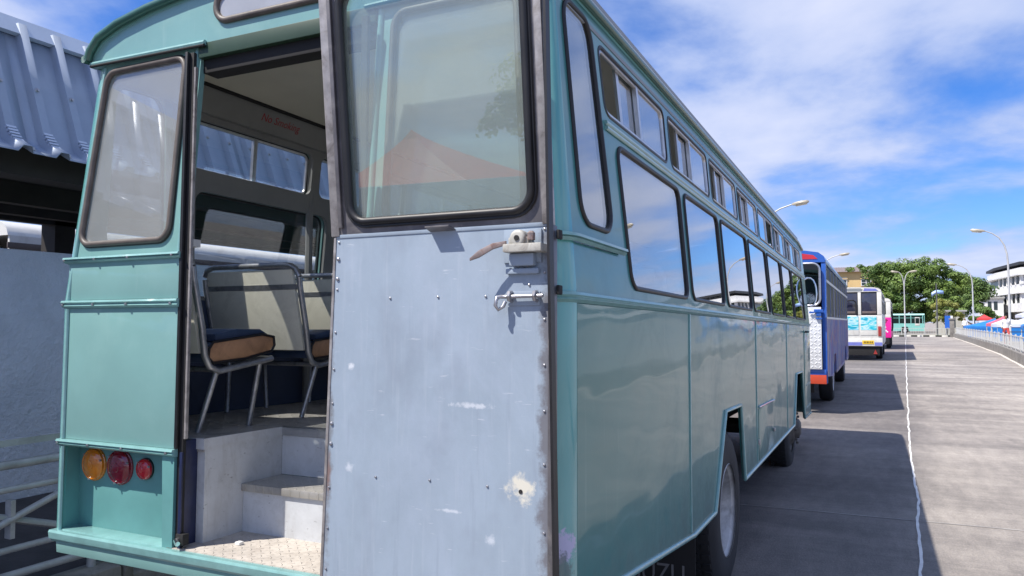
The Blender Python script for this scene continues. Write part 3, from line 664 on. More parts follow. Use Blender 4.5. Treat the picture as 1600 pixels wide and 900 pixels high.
# underbody
for x in (-.75, -1.65): MB().box((x-.06, .4, .62), (x+.06, BL-.3, .82)).build('chassis_rail', BLACK, bus)
MB().box((XL+.2, .58, .95), (-.2, BL-.2, 1.085)).build('underfloor', BLACK, bus)
MB().box((-1.55, .02, .60), (-.75, .3, .70)).build('step_pan', BLACK, bus)
for y in (2.79, 7.3): MB().tube([(-.2, y, .47), (XL+.2, y, .47)], .09, 10).build('axle', BLACK, bus)
MB().box((-1.6, 4.0, .45), (-.6, 6.0, .80)).build('fuel_tank', BLACK, bus, bevel=.04)
for x0, x1 in ((-.42, -.05), (XL+.05, XL+.42)):
    MB().box((x0, 2.26, 1.10), (x1, 3.32, 1.12)).build('wheel_arch_liner', BLACK, bus); MB().box((x0, 6.7, 1.11), (x1, 7.98, 1.13)).build('wheel_arch_liner', BLACK, bus)
MB().box((-.5, 2.3, .6), (-.48, 3.3, 1.1)).build('wheel_arch_liner', BLACK, bus)
def wheel(x, y, sgn, r=.473, dual=False, nm='wheel'):
    wroot = MB().lathe([(.05, .165), (.262, .165), (.27, .17), (.27, .2), (.10, .2)], (x, y, r), 'X', 36, -sgn)
    wroot = wroot.build('wheel', BLACK, bus)
    wd = .21
    MB().lathe([(.275, -.005), (.30, -.012), (.40, -.012), (.44, .0), (.468, .02), (.473, .05), (.473, wd-.05), (.465, wd-.02), (.42, wd), (.30, wd), (.275, wd-.02)], (x, y, r), 'X', 48, -sgn, False).build('tyre', TYRE, wroot, smooth=25)
    tre = MB()
    for k in range(48):
        a = 2*math.pi*k/48
        M4 = Matrix.Translation((x-sgn*wd/2, y, r)) @ Matrix.Rotation(a, 4, 'X')
        for dx in (-.06, 0, .06): tre.box((dx-.022, -.017, .470), (dx+.022, .017, .481), M4)
    tag(tre.build('tread_blocks', TYRE, wroot), kind='stuff')
    if dual:   # outer wheel of the pair: deep dish
        MB().lathe([(.278, -.010), (.285, .0), (.272, .012), (.258, .02), (.25, .05), (.235, .115), (.20, .14), (.13, .148), (.10, .11), (.09, .06), (.06, .05), (.01, .05)], (x, y, r), 'X', 40, -sgn, False).build('rim', RIM, wroot, smooth=40)
        dpt = .135
    else:
        MB().lathe([(.278, -.010), (.285, .0), (.265, .012), (.25, .04), (.22, .03), (.17, -.03), (.12, -.05), (.10, -.09), (.07, -.11), (.01, -.115)], (x, y, r), 'X', 40, -sgn, False).build('rim', HUBM, wroot, smooth=40)
        dpt = -.055
    nut = MB()
    for k in range(8):
        a = 2*math.pi*k/8; nut.lathe([(.016, dpt), (.016, dpt-.025), (.010, dpt-.03)], (x, y+.165*math.cos(a), r+.165*math.sin(a)), 'X', 6, -sgn)
    nut.build('wheel_nuts', HUBM, wroot)
    if dual:
        MB().lathe([(.28, .25), (.42, .25), (.473, .29), (.473, .41), (.42, .46), (.28, .46)], (x, y, r), 'X', 36, -sgn, False).build('tyre', TYRE, wroot)
wheel(-.028, 2.79, 1, dual=True); wheel(XL+.028, 2.79, -1, dual=True); wheel(-.10, 7.34, 1); wheel(XL+.10, 7.34, -1)
MB().box((-.50, 2.185, .16), (-.096, 2.195, .74)).build('mud_flap', mat('mud flap rubber', (.016, .015, .016), rough=.75, var=.3), bus, bevel=.002)
text('flap_lettering', 'ISUZU', frame4((-.149, 2.1835, .175), (1, 0, 0), (0, 0, 1), (0, -1, 0)), .15, GREYT, bus, 0, .001, 'RIGHT', .82)
# seats
def make_seat(x0, x1, y, side=1):
    zf = 1.14
    fr = MB()
    for x in (x0, x1):
        fr.tube([(x, y+.0, 1.825), (x, y+.006, 1.78), (x, y+.055, 1.58), (x, y+.075, 1.46), (x, y+.10, 1.415), (x, y+.15, 1.395), (x, y+.46, 1.44)], .014, 8)
    fr.tube([(x0, y, 1.84), (x0+.015, y-.002, 1.870), (x0+.06, y-.004, 1.885), (x1-.09, y-.004, 1.885), (x1-.05, y-.004, 1.880), (x1-.02, y-.003, 1.863), (x1, y, 1.825)], .014, 8)
    fr.tube([(x0, y+.17, 1.40), (x1, y+.17, 1.40)], .012, 6); fr.tube([(x0, y+.44, 1.44), (x1, y+.44, 1.44)], .012, 6)
    s = fr.build('seat', TUBE, bus, smooth=60)
    MB().hexa([(x0+.01, y+.068, 1.47), (x1-.025, y+.068, 1.47), (x1-.025, y+.085, 1.47), (x0+.01, y+.085, 1.47)], [(x0+.01, y-.004, 1.862), (x1-.045, y-.004, 1.862), (x1-.045, y+.014, 1.862), (x0+.01, y+.014, 1.862)]).build('back_panel', CREAM, s, bevel=.004)
    MB().hexa([(x0, y+.012, 1.765), (x1, y+.012, 1.765), (x1, y+.03, 1.765), (x0, y+.03, 1.765)], [(x0, y+.006, 1.79), (x1, y+.006, 1.79), (x1, y+.02, 1.79), (x0, y+.02, 1.79)]).build('back_strip', TUBE, s)
    # cushion: tan sides, navy top, dark piping
    q = [(y+.11, 1.43), (y+.30, 1.445), (y+.455, 1.475), (y+.475, 1.50), (y+.47, 1.535), (y+.40, 1.545), (y+.13, 1.515), (y+.10, 1.49), (y+.095, 1.455)]
    cu = MB().prism(q, 'X', x0+.005, x1-.02).build('cushion', NVIN, s, bevel=.006)
    MB().prism(q, 'X', x1-.0195, x1-.003).build('cushion_side', TAN, s, bevel=.005)
    qt = [(y+.13, 1.518), (y+.40, 1.549), (y+.455, 1.543), (y+.39, 1.573), (y+.25, 1.573), (y+.13, 1.55)]
    MB().prism(qt, 'X', x0+.002, x1-.003).build('cushion_top', NVIN, s, bevel=.008)
    pp = [(y+.12, 1.43), (y+.30, 1.443), (y+.46, 1.473), (y+.478, 1.50), (y+.472, 1.538), (y+.40, 1.549), (y+.12, 1.517), (y+.098, 1.49), (y+.094, 1.455)]
    MB().tube([(x1-.001, a, b) for a, b in pp], .006, 6, True).build('piping', RUB, s)
    for x in (x0+.03, x1-.012):
        for yt, yb, zt in ((y+.15, y+.10, 1.395), (y+.40, y+.385, 1.432)):
            MB().tube([(x, yt, zt), (x-.045 if x > (x0+x1)/2 else x+.04, yb, zf+.002)], .012, 8).build('leg', TUBE, s, smooth=60)
    return s
sl = make_seat(-2.285, -1.665, .117)
for i in range(1, 12): copy_tree(sl, bus, (0, .635*i, 0))
sr = make_seat(-.68, -.06, .117)
for i in range(1, 12): copy_tree(sr, bus, (0, .635*i, 0))
# ---- open rear door
def mdoor(x, z, off=0):
    lean = 0 if z < 1.87 else .095*(z-1.87)/.83
    k = max(0, min(1, -x/.78))
    skew = (-.035*max(0, (1.875-z)/1.135))*k
    return (x+skew, -.10-lean-off, z)
def dq(u0, u1, w0, w1, th=.03, off=0):
    c = [(u0, w0), (u1, w0), (u1, w1), (u0, w1)]
    return MB().hexa([mdoor(a, b, off) for a, b in c], [mdoor(a, b, off-th) for a, b in c])
door = dq(-.768, -.012, .72, 1.872, .003, 0.0).build('door', DOORP, bus, smooth=0)
tag(door, 'open rear door with bare grey primer inner face')
dq(-.770, -.010, .715, 1.872, .03, -.0035).build('door_core', mat('teal door outer', (.15, .39, .35), rough=.35), door)
dh = (-.704, -.058, 1.917, 2.66)
ring_panel('door_frame', mdoor, (-.765, -.012, 1.872, 2.72), dh, .06, DOORF, door, .035)
ds = seal('door_seal', mdoor, dh, .06, .0135, RUB, door, .004, 7)
MB().tube([mdoor(*p, .002) for p in rrect(dh[0]-.015, dh[1]+.015, dh[2]-.015, dh[3]+.015, .075, 6)], .006, 6, True).build('seal_lip', RUB, door)
pane('door_pane', mdoor, dh, .06, GL_DOOR, door, -.012, .005)
dq(-.784, -.752, 1.874, 2.72, .045, .006).build('door_edge', DOORE, door, bevel=.003)
dq(-.750, -.735, 1.90, 2.70, .01, .012).build('door_edge', DOORF, door, bevel=.004)
dq(-.028, -.004, 1.874, 2.72, .045, .006).build('door_edge', DOORE, door, bevel=.003)
dq(-.012, .004, .715, 1.872, .035, .002).build('door_edge', DOORF, door, bevel=.003)
dq(-.776, -.766, .715, 1.872, .034, .003).build('door_edge', DOORE, door, bevel=.002)
dq(.004, .012, .715, 2.70, .03, -.006).build('edge_rubber', RUB, door)
dq(-.765, -.012, 1.868, 1.880, .02, .003).build('door_edge', DOORP, door, bevel=.002)
for z in (1.685, 1.845): dq(.008, .018, z-.014, z+.014, .03, -.01).build('stop_block', BLACK, door, bevel=.004)
# finger pull under the window
MB().hexa([mdoor(-.405, 1.876, 0), mdoor(-.315, 1.876, 0), mdoor(-.315, 1.870, 0), mdoor(-.405, 1.870, 0)], [mdoor(-.402, 1.884, .04), mdoor(-.318, 1.884, .04), mdoor(-.318, 1.879, .04), mdoor(-.402, 1.879, .04)]).build('finger_pull', DOORF, door, bevel=.001)
# screws: both stiles, two rows across the sheet
scr = [(-.755, z) for z in (1.855, 1.80, 1.735, 1.70, 1.56, 1.44, 1.33, 1.265, 1.20, 1.06, .93, .80)]+[(-.022, z) for z in (1.86, 1.735, 1.60, 1.47, 1.34, 1.19, 1.0, .86)]
scr += [(-.547, 1.669), (-.373, 1.670), (-.210, 1.669), (-.580, 1.108), (-.388, 1.115), (-.197, 1.114), (-.07, 1.70), (-.075, 1.755), (-.105, 1.755)]
proto = MB().lathe([(.0058, 0), (.005, .0022), (.002, .0034)], (0, 0, 0), 'Y', 8, -1).build('screw', STEEL, door)
for i, (x, z) in enumerate(scr):
    o = proto if i == 0 else proto.copy()
    if i: sc.collection.objects.link(o)
    o.location = mdoor(x, z, .001); k = 1.15 if (x < -.7 and z in (1.80, 1.735, 1.265, 1.20)) else .7
    o.scale = (k, k*1.5, k)
for x, z in ((-.093, 1.108), (-.115, 1.765), (-.085, 1.745), (-.13, 1.745)):
    MB().lathe([(.0065, 0), (.006, .0015)], mdoor(x, z, .0005), 'Y', 10, -1).build('screw_hole', BLACK, door)
# latch: back plate, shelf with rounded boss, lever
dq(-.150, -.030, 1.765, 1.862, .006, .007).build('latch_plate', DOORP, door, bevel=.002)
la = MB(); la.box((-.132, -.165, 1.828), (-.012, -.106, 1.852)); 
la.lathe([(.025, 0), (.025, .045), (.019, .05), (.005, .05)], (-.088, -.112, 1.868), 'Y', 20, -1)
la.box((-.120, -.152, 1.852), (-.056, -.112, 1.872))
lt = la.build('latch', IVORY, door, bevel=.004)
MB().lathe([(.008, .05), (.008, .053)], (-.088, -.112, 1.868), 'Y', 10, -1).build('latch_pivot', BLACK, lt)
MB().lathe([(.012, 0), (.012, .02), (.006, .026)], (-.05, -.145, 1.862), 'Z', 8).build('latch_bolt', RUST, lt)
MB().box((-.124, -.140, 1.79), (-.045, -.106, 1.827)).build('latch_tongue', DOORP, lt, bevel=.006)
MB().box((-.140, -.128, 1.768), (-.035, -.104, 1.784)).build('latch_tongue', DOORP, lt, bevel=.004)
MB().loft([[(-.125, -.150, 1.850), (-.125, -.150, 1.862), (-.125, -.158, 1.862), (-.125, -.158, 1.850)], [(-.165, -.158, 1.838), (-.165, -.158, 1.856), (-.165, -.166, 1.856), (-.165, -.166, 1.838)], [(-.205, -.166, 1.815), (-.205, -.166, 1.836), (-.205, -.174, 1.836), (-.205, -.174, 1.815)], [(-.232, -.172, 1.806), (-.232, -.172, 1.814), (-.232, -.178, 1.814), (-.232, -.178, 1.806)]]).build('latch_lever', RUST, lt, bevel=.0015)
for q in [lt]+kids(lt):
    if q is lt: q.location = (0, .012, -.036)
# slide bolt with hooked end
dq(-.135, -.035, 1.640, 1.682, .003, .004).build('bolt_plate', DOORP, door, bevel=.002)
sb = MB().tube([(-.020, -.118, 1.668), (-.135, -.118, 1.666), (-.150, -.122, 1.666), (-.158, -.135, 1.664), (-.160, -.14, 1.640), (-.156, -.13, 1.628), (-.142, -.125, 1.638), (-.138, -.12, 1.652)], .0058, 8).build('slide_bolt', STEEL, door, smooth=60)
for x in (-.045, -.125): MB().tube([(x, -.105, 1.655), (x, -.122, 1.657), (x, -.128, 1.667), (x, -.122, 1.677), (x, -.105, 1.679)], .006, 8).build('bolt_keeper', STEEL, sb)
# hinges at the jamb
for z in (.95, 1.5, 2.2): MB().lathe([(.012, -.05), (.012, .05)], (-.782, -.05-(.1*(z-1.87)/.83 if z > 1.87 else 0), z), 'Z', 10).build('hinge', BLACK, bus)

# ------------------------------------------------------------------ left side: pavement, railing, wall, shed
CONC = mat('rough concrete', (.26, .245, .22), rough=.9, var=.25, scale=5, bump=.012, bscale=18, dirt=(.07, .065, .06), dirt_amt=.7, dirt_scale=4)
TARV = mat('dark tarmac platform', (.055, .052, .055), rough=.85, var=.3, scale=6, bump=.004, bscale=50)
WALLM = mat('rendered grey wall', (.58, .62, .70), rough=.85, var=.14, scale=2, bump=.022, bscale=22, dirt=(.68, .72, .80), dirt_amt=.4, dirt_scale=1.5)
RAILM = mat('galvanised rail', (.46, .475, .48), rough=.5, metal=.25, var=.2, scale=8, dirt=(.2, .19, .18), dirt_amt=.4, dirt_scale=10)
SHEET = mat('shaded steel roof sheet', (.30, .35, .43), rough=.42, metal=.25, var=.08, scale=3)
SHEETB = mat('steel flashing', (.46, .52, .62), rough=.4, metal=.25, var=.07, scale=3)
DARKW = mat('dark timber', (.03, .026, .024), rough=.8, var=.3)
tag(MB().prism([(-40, -.2), (-3.38, -.2), (-3.38, .215), (-4.45, .43), (-40, .43)], 'Y', -30, 60).build('platform', TARV, bevel=0, smooth=0), kind='structure')
kb = MB()
n = 0
kerb_pts = []
y = -6.0
kroot = MB().box((-3.379, -6, -.1), (-3.17, 1.02, .225)).build('kerb', CONC, bevel=.025); tag(kroot, kind='structure')
tag(MB().box((-3.379, 1.03, -.1), (-3.16, 1.09, .235)).build('kerb_end', mat('mossy concrete', (.16, .15, .125), rough=.95, var=.4, scale=9, bump=.01), bevel=.02), kind='structure')
tag(MB().box((-3.379, 1.10, -.1), (-3.25, 30, .12)).build('kerb', CONC, bevel=.02), kind='structure')
rl = empty('railing', (-3.34, .5, .22)); tag(rl, 'grey tubular railing with crossed bars on the concrete kerb beside the bus', 'railing')
def rail_part(mb, nm): 
    o = mb.build(nm, RAILM, rl, smooth=60); o.location = (3.34, -.5, -.22); return o
RX = -3.31
rail_part(MB().box((RX-.02, -5, .985), (RX+.02, 9, 1.02)), 'rail')
for z, r in ((.885, .024), (.755, .018), (.44, .018), (.305, .022)): rail_part(MB().tube([(RX, -5, z), (RX, 2, z), (RX, 9, z)], r, 10), 'rail')
for yy in (-3.0, -1.05, .92, 2.9, 4.9, 6.9): rail_part(MB().tube([(RX, yy, .2), (RX, yy, .32 if yy == .92 else 1.0)], .026, 10), 'post')
for k in range(-4, 8):
    yc = .45+k*.98
    rail_part(MB().tube([(RX-.012, yc-.46, .755), (RX-.012, yc, .60), (RX-.012, yc+.46, .44)], .020, 6), 'cross_bar')
    rail_part(MB().tube([(RX+.012, yc-.46, .44), (RX+.012, yc, .60), (RX+.012, yc+.46, .755)], .020, 6), 'cross_bar')
    rail_part(MB().box((RX-.025, yc-.012, .50), (RX+.025, yc+.012, .70)), 'cross_boss')
wl_ = MB().box((-4.72, -12, .3), (-4.5, 24, 2.14)).build('wall', WALLM, bevel=.008); tag(wl_, 'low rendered blue grey wall behind the railing', 'wall')
sh = empty('shed', (-6, 3, 0)); tag(sh, 'open bus shed with corrugated grey steel roof on the left', 'shed')
def shp(mb, nm, m, **k):
    o = mb.build(nm, m, sh, **k); o.location = (6, -3, 0); return o
PITCHR = .2365
def sheet_mb(y0, nrib):
    # profile along Y, path from the ridge down to the flared eave
    path = [(-4.34, 3.62), (-4.17, 3.16), (-4.055, 2.86), (-4.035, 2.80), (-4.005, 2.76), (-3.96, 2.735), (-3.84, 2.675)]
    rings = []
    for i, (x, z) in enumerate(path):
        a = path[max(0, i-1)]; b = path[min(len(path)-1, i+1)]
        t = Vector((b[0]-a[0], 0, b[1]-a[1])).normalized(); nn = Vector((-t.z, 0, t.x)); nn = nn if nn.x > 0 or nn.z > 0 else -nn
        ring = []
        for k in range(nrib):
            o = y0+k*PITCHR
            for dy, hh in ((0, 0), (.072, 0), (.092, .042), (.142, .042), (.162, 0)):
                ring.append(Vector((x, o+dy, z))+nn*hh)
        ring.append(Vector((x, y0+nrib*PITCHR, z)))
        rings.append(ring)
    return MB().loft(rings, False, False)
def solid_sheet(mb, name):
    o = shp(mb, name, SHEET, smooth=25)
    md = o.modifiers.new('thickness', 'SOLIDIFY'); md.thickness = .004
    return o
y_first = 1.045-.117-PITCHR*20
p0 = solid_sheet(sheet_mb(0, 4), 'roof_sheet'); p0.location = (6, -3+y_first, 0)
for k in range(1, 24):
    c = p0.copy(); sc.collection.objects.link(c); c.location = (6, -3+y_first+k*4*PITCHR, 0)
# crimps in the rib where the sheet is bent
cr0 = MB()
for j in range(6):
    f = j/5; x = -4.035+.10*f+.03; z = 2.845-.115*f
    Mx = Matrix.Translation((x, .117, z)) @ Matrix.Rotation(R(60-25*f), 4, 'Y')
    cr0.box((-.008, -.030, -.004), (.008, .030, .016), Mx)
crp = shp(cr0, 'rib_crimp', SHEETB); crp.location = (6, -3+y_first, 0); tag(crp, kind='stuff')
bolt = shp(MB().lathe([(.016, 0), (.016, .006), (.009, .008), (.009, .02)], (-4.17+.045, .117, 3.16), 'X', 8), 'roof_screw', STEEL); bolt.location = (6, -3+y_first, 0)
bolt2 = shp(MB().lathe([(.012, 0), (.012, .006), (.008, .008), (.008, .02)], (-3.90, .2, 2.708), 'Z', 8), 'roof_screw', STEEL); bolt2.location = (6, -3+y_first, 0)
for k in range(1, 60):
    for q in (crp, bolt, bolt2):
        c = q.copy(); sc.collection.objects.link(c); c.location = (6, -3+y_first+k*PITCHR, 0)
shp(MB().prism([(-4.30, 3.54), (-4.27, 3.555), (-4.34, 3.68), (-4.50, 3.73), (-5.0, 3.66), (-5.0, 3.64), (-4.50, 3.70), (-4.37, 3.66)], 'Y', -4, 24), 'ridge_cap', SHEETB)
shp(MB().hexa([(-6.4, -4, 3.0), (-4.5, -4, 3.6), (-4.5, 24, 3.6), (-6.4, 24, 3.0)], [(-6.4, -4, 3.06), (-4.5, -4, 3.66), (-4.5, 24, 3.66), (-6.4, 24, 3.06)]), 'roof_deck', SHEET)
shp(MB().box((-4.3, -4, 2.58), (-4.1, 24, 2.72)), 'eave_beam', DARKW)
shp(MB().box((-6.4, -4, 2.72), (-4.1, 24, 2.76)), 'soffit', DARKW)
for yy in (-2.5, 2.5, 7.5, 12.5, 17.5, 22.5):
    shp(MB().box((-6.3, yy, .2), (-6.1, yy+.2, 2.75)), 'post', DARKW)
for xx in (-6.2, -5.8, -5.2): shp(MB().box((xx, -4, 2.55), (xx+.1, 24, 2.72)), 'purlin', DARKW)

# ------------------------------------------------------------------ other buses
DGL = mat('dark bus glass', (.012, .022, .020), rough=.4, var=.3); DGL.node_tree.nodes['Principled BSDF'].inputs['Specular IOR Level'].default_value = .04
CREAMP = mat('white bus paint', (.68, .67, .62), rough=.35, var=.06, scale=3, dirt=(.35, .32, .27), dirt_amt=.4, dirt_scale=4)
BLUEP = mat('royal blue paint', (.022, .10, .42), rough=.3, var=.1, coat=.5)
REDP = mat('red paint', (.52, .03, .05), rough=.35, var=.1)
ORED = mat('orange red paint', (.55, .07, .03), rough=.35, var=.1)
PURP = mat('violet blue paint', (.16, .18, .50), rough=.4, var=.1)
PINKP = mat('hot pink paint', (.80, .02, .30), rough=.35, var=.08)
MINT = mat('mint paint', (.22, .52, .46), rough=.4, var=.08)
YPL = mat('yellow plate', (.75, .48, .03), rough=.4, var=.1)
CHK = mat('polished checker plate', (.80, .81, .82), rough=.35, metal=.25, var=.12, scale=10)
LAMPR = mat('tail lamp red', (.30, .03, .025), rough=.2, var=.2, coat=1)
def paint_art(name, cols, scale, axis_scale=(1, 1, 1), dist=1.5, rough=.35, pos=None):
    m, t, b = base(name); tc = N(t, 'ShaderNodeTexCoord'); mp = N(t, 'ShaderNodeMapping'); t.links.new(tc.outputs['Object'], mp.inputs[0]); mp.inputs['Scale'].default_value = axis_scale
    nz = N(t, 'ShaderNodeTexNoise', i_Scale=scale, i_Detail=5, i_Distortion=dist); t.links.new(mp.outputs[0], nz.inputs['Vector'])
    r = N(t, 'ShaderNodeValToRGB'); t.links.new(nz.outputs[0], r.inputs[0]); e = r.color_ramp.elements
    n_ = len(cols); ps = [.3+.4*i/(n_-1) for i in range(n_)] if pos is None else pos
    e[0].position = ps[0]; e[0].color = (*cols[0], 1); e[1].position = ps[-1]; e[1].color = (*cols[-1], 1)
    for p, c in zip(ps[1:-1], cols[1:-1]):
        x = e.new(p); x.color = (*c, 1)
    t.links.new(r.outputs[0], b.inputs['Base Color']); b.inputs['Roughness'].default_value = rough
    return m
ARTB = paint_art('painted bus side', [(.03, .10, .40), (.10, .16, .45), (.50, .20, .12), (.04, .14, .45), (.55, .42, .22), (.10, .22, .55), (.40, .30, .40)], 1.5, (1, 1.6, .45), rough=.65)
SEA = paint_art('painted seascape', [(.01, .26, .30), (.02, .42, .55), (.10, .55, .62), (.55, .72, .75), (.04, .45, .60), (.01, .30, .42)], 3.0, (.7, 1, 2.2), 1.0)
def coach(name, loc, rz, L, W, H, low, band_, roofc, z0=.5, zs=1.70, zt=None, nwin=7, arch=(2.3, 7.0), rails=ALU, wheel_r=.46, seats_=False):
    """a bus: X from -W to 0, rear at y=0"""
    o = empty(name, loc, rz); zt = zt or H-.26
    for x0, x1 in ((-.03, 0), (-W, -W+.03)):
        a, b = arch; r = wheel_r+.10
        MB().prism([(.02, z0+.12), (a-r, z0), (a-r*.7, wheel_r+r*.92), (a+r*.7, wheel_r+r*.92), (a+r, z0), (b-r, z0), (b-r*.7, wheel_r+r*.92), (b+r*.7, wheel_r+r*.92), (b+r, z0), (L-.02, z0), (L-.02, zs), (.02, zs)], 'X', x0, x1).build('side_panel', low, o)
        MB().box((x0, .02, zt), (x1, L-.02, H-.2)).build('cantrail', band_, o)
        mb_x = x0
        pit = (L-.5)/nwin
        for k in range(nwin+1):
            yy = .25+pit*k; MB().box((x0+.004, yy-.045, zs), (x1-.004, yy+.045, zt)).build('pillar', band_, o)
        for k in range(nwin):
            y0, y1 = .25+pit*k+.05, .25+pit*(k+1)-.05
            MB().box((x0+.010, y0, zs+.02), (x1-.010, y1, zt-.02)).build('window', DGL, o)
        MB().box((x0-.006, .03, zs-.03), (x1+.006, L-.03, zs+.01)).build('belt_rail', rails, o)
        MB().box((x0-.005, .1, zs+(zt-zs)*.66), (x1+.005, L-.2, zs+(zt-zs)*.66+.05)).build('window_rail', rails, o)
    pr = [(0, H-.2), (-.03, H-.12), (-.12, H-.05), (-.35, H-.01), (-W/2, H), (-W+.35, H-.01), (-W+.12, H-.05), (-W+.03, H-.12), (-W, H-.2)]
    MB().prism(pr, 'Y', .0, L).build('roof', roofc, o, smooth=50)
    MB().box((-W+.03, .3, z0+.25), (-.03, L-.1, z0+.35)).build('floor', BLACK, o)
    MB().box((-W+.04, L-.06, z0), (-.04, L, H-.2)).build('front_end', low, o)
    for x in (-.05, -W+.05):
        s = 1 if x > -W/2 else -1
        for yw in arch:
            wv = MB().lathe([(.24, .10), (.25, .02), (.26, 0), (wheel_r-.06, -.01), (wheel_r-.02, .01), (wheel_r, .05), (wheel_r, .22), (wheel_r-.03, .26), (.2, .26)], (x, yw, wheel_r), 'X', 24, -s).build('wheel', TYRE, o)
            MB().lathe([(.255, -.002), (.24, .03), (.12, .06), (.08, .0), (.02, .0)], (x, yw, wheel_r), 'X', 20, -s, False).build('rim', RIM, wv)
    return o
def prt(o, a, b, nm, m, bevel=.006, parent=None): return MB().box(a, b).build(nm, m, parent or o, bevel=bevel)
# blue bus with the checker-plate door
b1 = coach('bus', (.02, 12.55, 0), 0, 10.6, 2.35, 2.93, ARTB, BLUEP, BLUEP, z0=.55, zs=1.72, nwin=8, arch=(2.75, 8.4))
tag(b1, 'royal blue bus with a checker plate rear door, parked in front of the teal bus', 'bus', 'buses parked in a row')
MB().prism([(-2.35, 2.70), (-2.3, 2.80), (-2.1, 2.89), (-1.18, 2.92), (-.25, 2.89), (-.05, 2.80), (0, 2.70)], 'Y', -.015, .0).build('rear_header', BLUEP, b1)
MB().prism([(-1.3, 2.76), (-1.3, 2.895), (-.45, 2.875), (-.2, 2.83), (-.13, 2.76)], 'Y', -.022, -.016).build('header_panel', REDP, b1)
prt(b1, (-.075, -.0, .55), (0, .06, 2.70), 'corner_post', BLUEP); prt(b1, (-2.35, 0, .55), (-2.27, .06, 2.70), 'corner_post', BLUEP)
prt(b1, (-2.27, .01, .76), (-1.45, .05, 1.9), 'rear_panel', BLUEP); prt(b1, (-2.27, .02, 1.92), (-1.45, .04, 2.68), 'rear_window', DGL)
prt(b1, (-.78, .01, 1.9), (-.74, .05, 2.7), 'door_post', BLUEP)
prt(b1, (-.74, .03, 1.95), (-.10, .05, 2.66), 'rear_window', DGL)
for z in (2.45, 2.62): prt(b1, (-.85, -.02, z), (-.30, .0, z+.02), 'roof_lining', NAVY)
dd = prt(b1, (-.82, -.075, .80), (-.085, -.035, 1.90), 'door', CHK); dd['label'] = 'bright checker plate rear door'
lz = MB().loft([[(-.02, -.078, -.006), (.02, -.078, .006), (.02, -.075, .010), (-.02, -.075, -.002)], [(-.018, -.080, -.004), (.018, -.080, .006), (.018, -.079, .008), (-.018, -.079, -.002)]])
ck = MB()
for i in range(11):
    for j in range(16):
        cx, cz = -.78+i*.066, .84+j*.066; s = 1 if (i+j) % 2 else -1
        M4 = Matrix.Translation((cx, -.078, cz)) @ Matrix.Rotation(R(45*s), 4, 'Y')
        ck.hexa([M4 @ Vector(p) for p in ((-.028, .003, -.008), (.028, .003, -.008), (.028, .003, .008), (-.028, .003, .008))], [M4 @ Vector(p) for p in ((-.018, -.004, -.004), (.018, -.004, -.004), (.018, -.004, .004), (-.018, -.004, .004))])
tag(ck.build('plate_lozenges', CHK, dd), kind='stuff')
fr = MB().tube([(x, -.06, z) for x, z in rrect(-.80, -.10, 1.93, 2.68, .12, 5)], .022, 8, True).build('door_window', ALU, dd)
MB().loft([[(x, -.058, z) for x, z in rrect(-.80, -.10, 1.93, 2.68, .12, 5)], [(x, -.064, z) for x, z in rrect(-.80, -.10, 1.93, 2.68, .12, 5)]]).build('door_pane', GL_FAR, fr)
lt2 = MB(); lt2.box((-.20, -.14, 1.80), (-.05, -.076, 1.86)); lt2.box((-.28, -.13, 1.79), (-.20, -.10, 1.82)); lt2.box((-.17, -.12, 1.68), (-.07, -.076, 1.71)); lt2.box((-.16, -.13, 1.74), (-.08, -.076, 1.80))
lt2.build('latch', BLUEP, dd, bevel=.006)
prt(b1, (-2.33, -.03, .70), (-.02, .05, .795), 'rear_step', BLUEP); prt(b1, (-2.30, -.035, .54), (-.02, .02, .698), 'bumper', ORED)
prt(b1, (-.5, .3, .35), (-.25, .34, .6), 'mud_flap', BLACK); prt(b1, (-1.6, .4, .42), (-.7, 9, .75), 'chassis', BLACK)
for k in range(1, 22):
    MB().box((.0005, .12+.47*k-.006, .62), (.007, .12+.47*k+.006, 1.68)).build('side_bead', BLUEP, b1)
# white bus with the painted sea
b2 = coach('bus', (1.0, 33.9, 0), R(-1.2), 9.5, 2.35, 3.14, CREAMP, CREAMP, mat('grey roof', (.4, .4, .38), rough=.5), z0=.62, zs=1.98, nwin=7, arch=(2.3, 7.2))
tag(b2, 'white bus with a painted turquoise sea across its back', 'bus', 'buses parked in a row')
MB().prism([(-2.35, 2.93), (-2.32, 3.02), (-2.1, 3.10), (-1.18, 3.13), (-.25, 3.10), (-.04, 3.02), (0, 2.93)], 'Y', -.012, .0).build('rear_header', CREAMP, b2)
MB().prism([(-1.72, 2.965), (-1.72, 3.085), (-.80, 3.085), (-.72, 3.03), (-.76, 2.965)], 'Y', -.02, -.013).build('destination_glass', mat('grey glass far', (.22, .24, .25), rough=.2), b2)
MB().prism([(-.70, 2.965), (-.66, 3.085), (-.22, 3.06), (-.12, 2.965)], 'Y', -.02, -.013).build('header_panel', PURP, b2)
for x0, x1 in ((-2.35, -2.22), (-1.62, -1.50), (-.92, -.80), (-.18, 0)): prt(b2, (x0, .0, 1.95), (x1, .05, 2.93), 'rear_pillar', CREAMP)
for x0, x1 in ((-2.22, -1.62), (-1.50, -.92), (-.80, -.18)):
    f_ = prt(b2, (x0-.02, .012, 1.93), (x1+.02, .045, 2.92), 'window_seal', RUB); prt(b2, (x0+.03, .006, 2.0), (x1-.03, .0118, 2.86), 'rear_window', mat('dusk glass', (.035, .037, .06), rough=.08, coat=1), parent=f_)
    prt(b2, (x0+.04, .003, 2.01), (x1-.04, .0055, 2.10), 'window_sticker', mat('brown strip', (.14, .11, .10)), parent=f_)
prt(b2, (-2.35, .0, .95), (0, .05, 1.93), 'rear_panel', CREAMP)
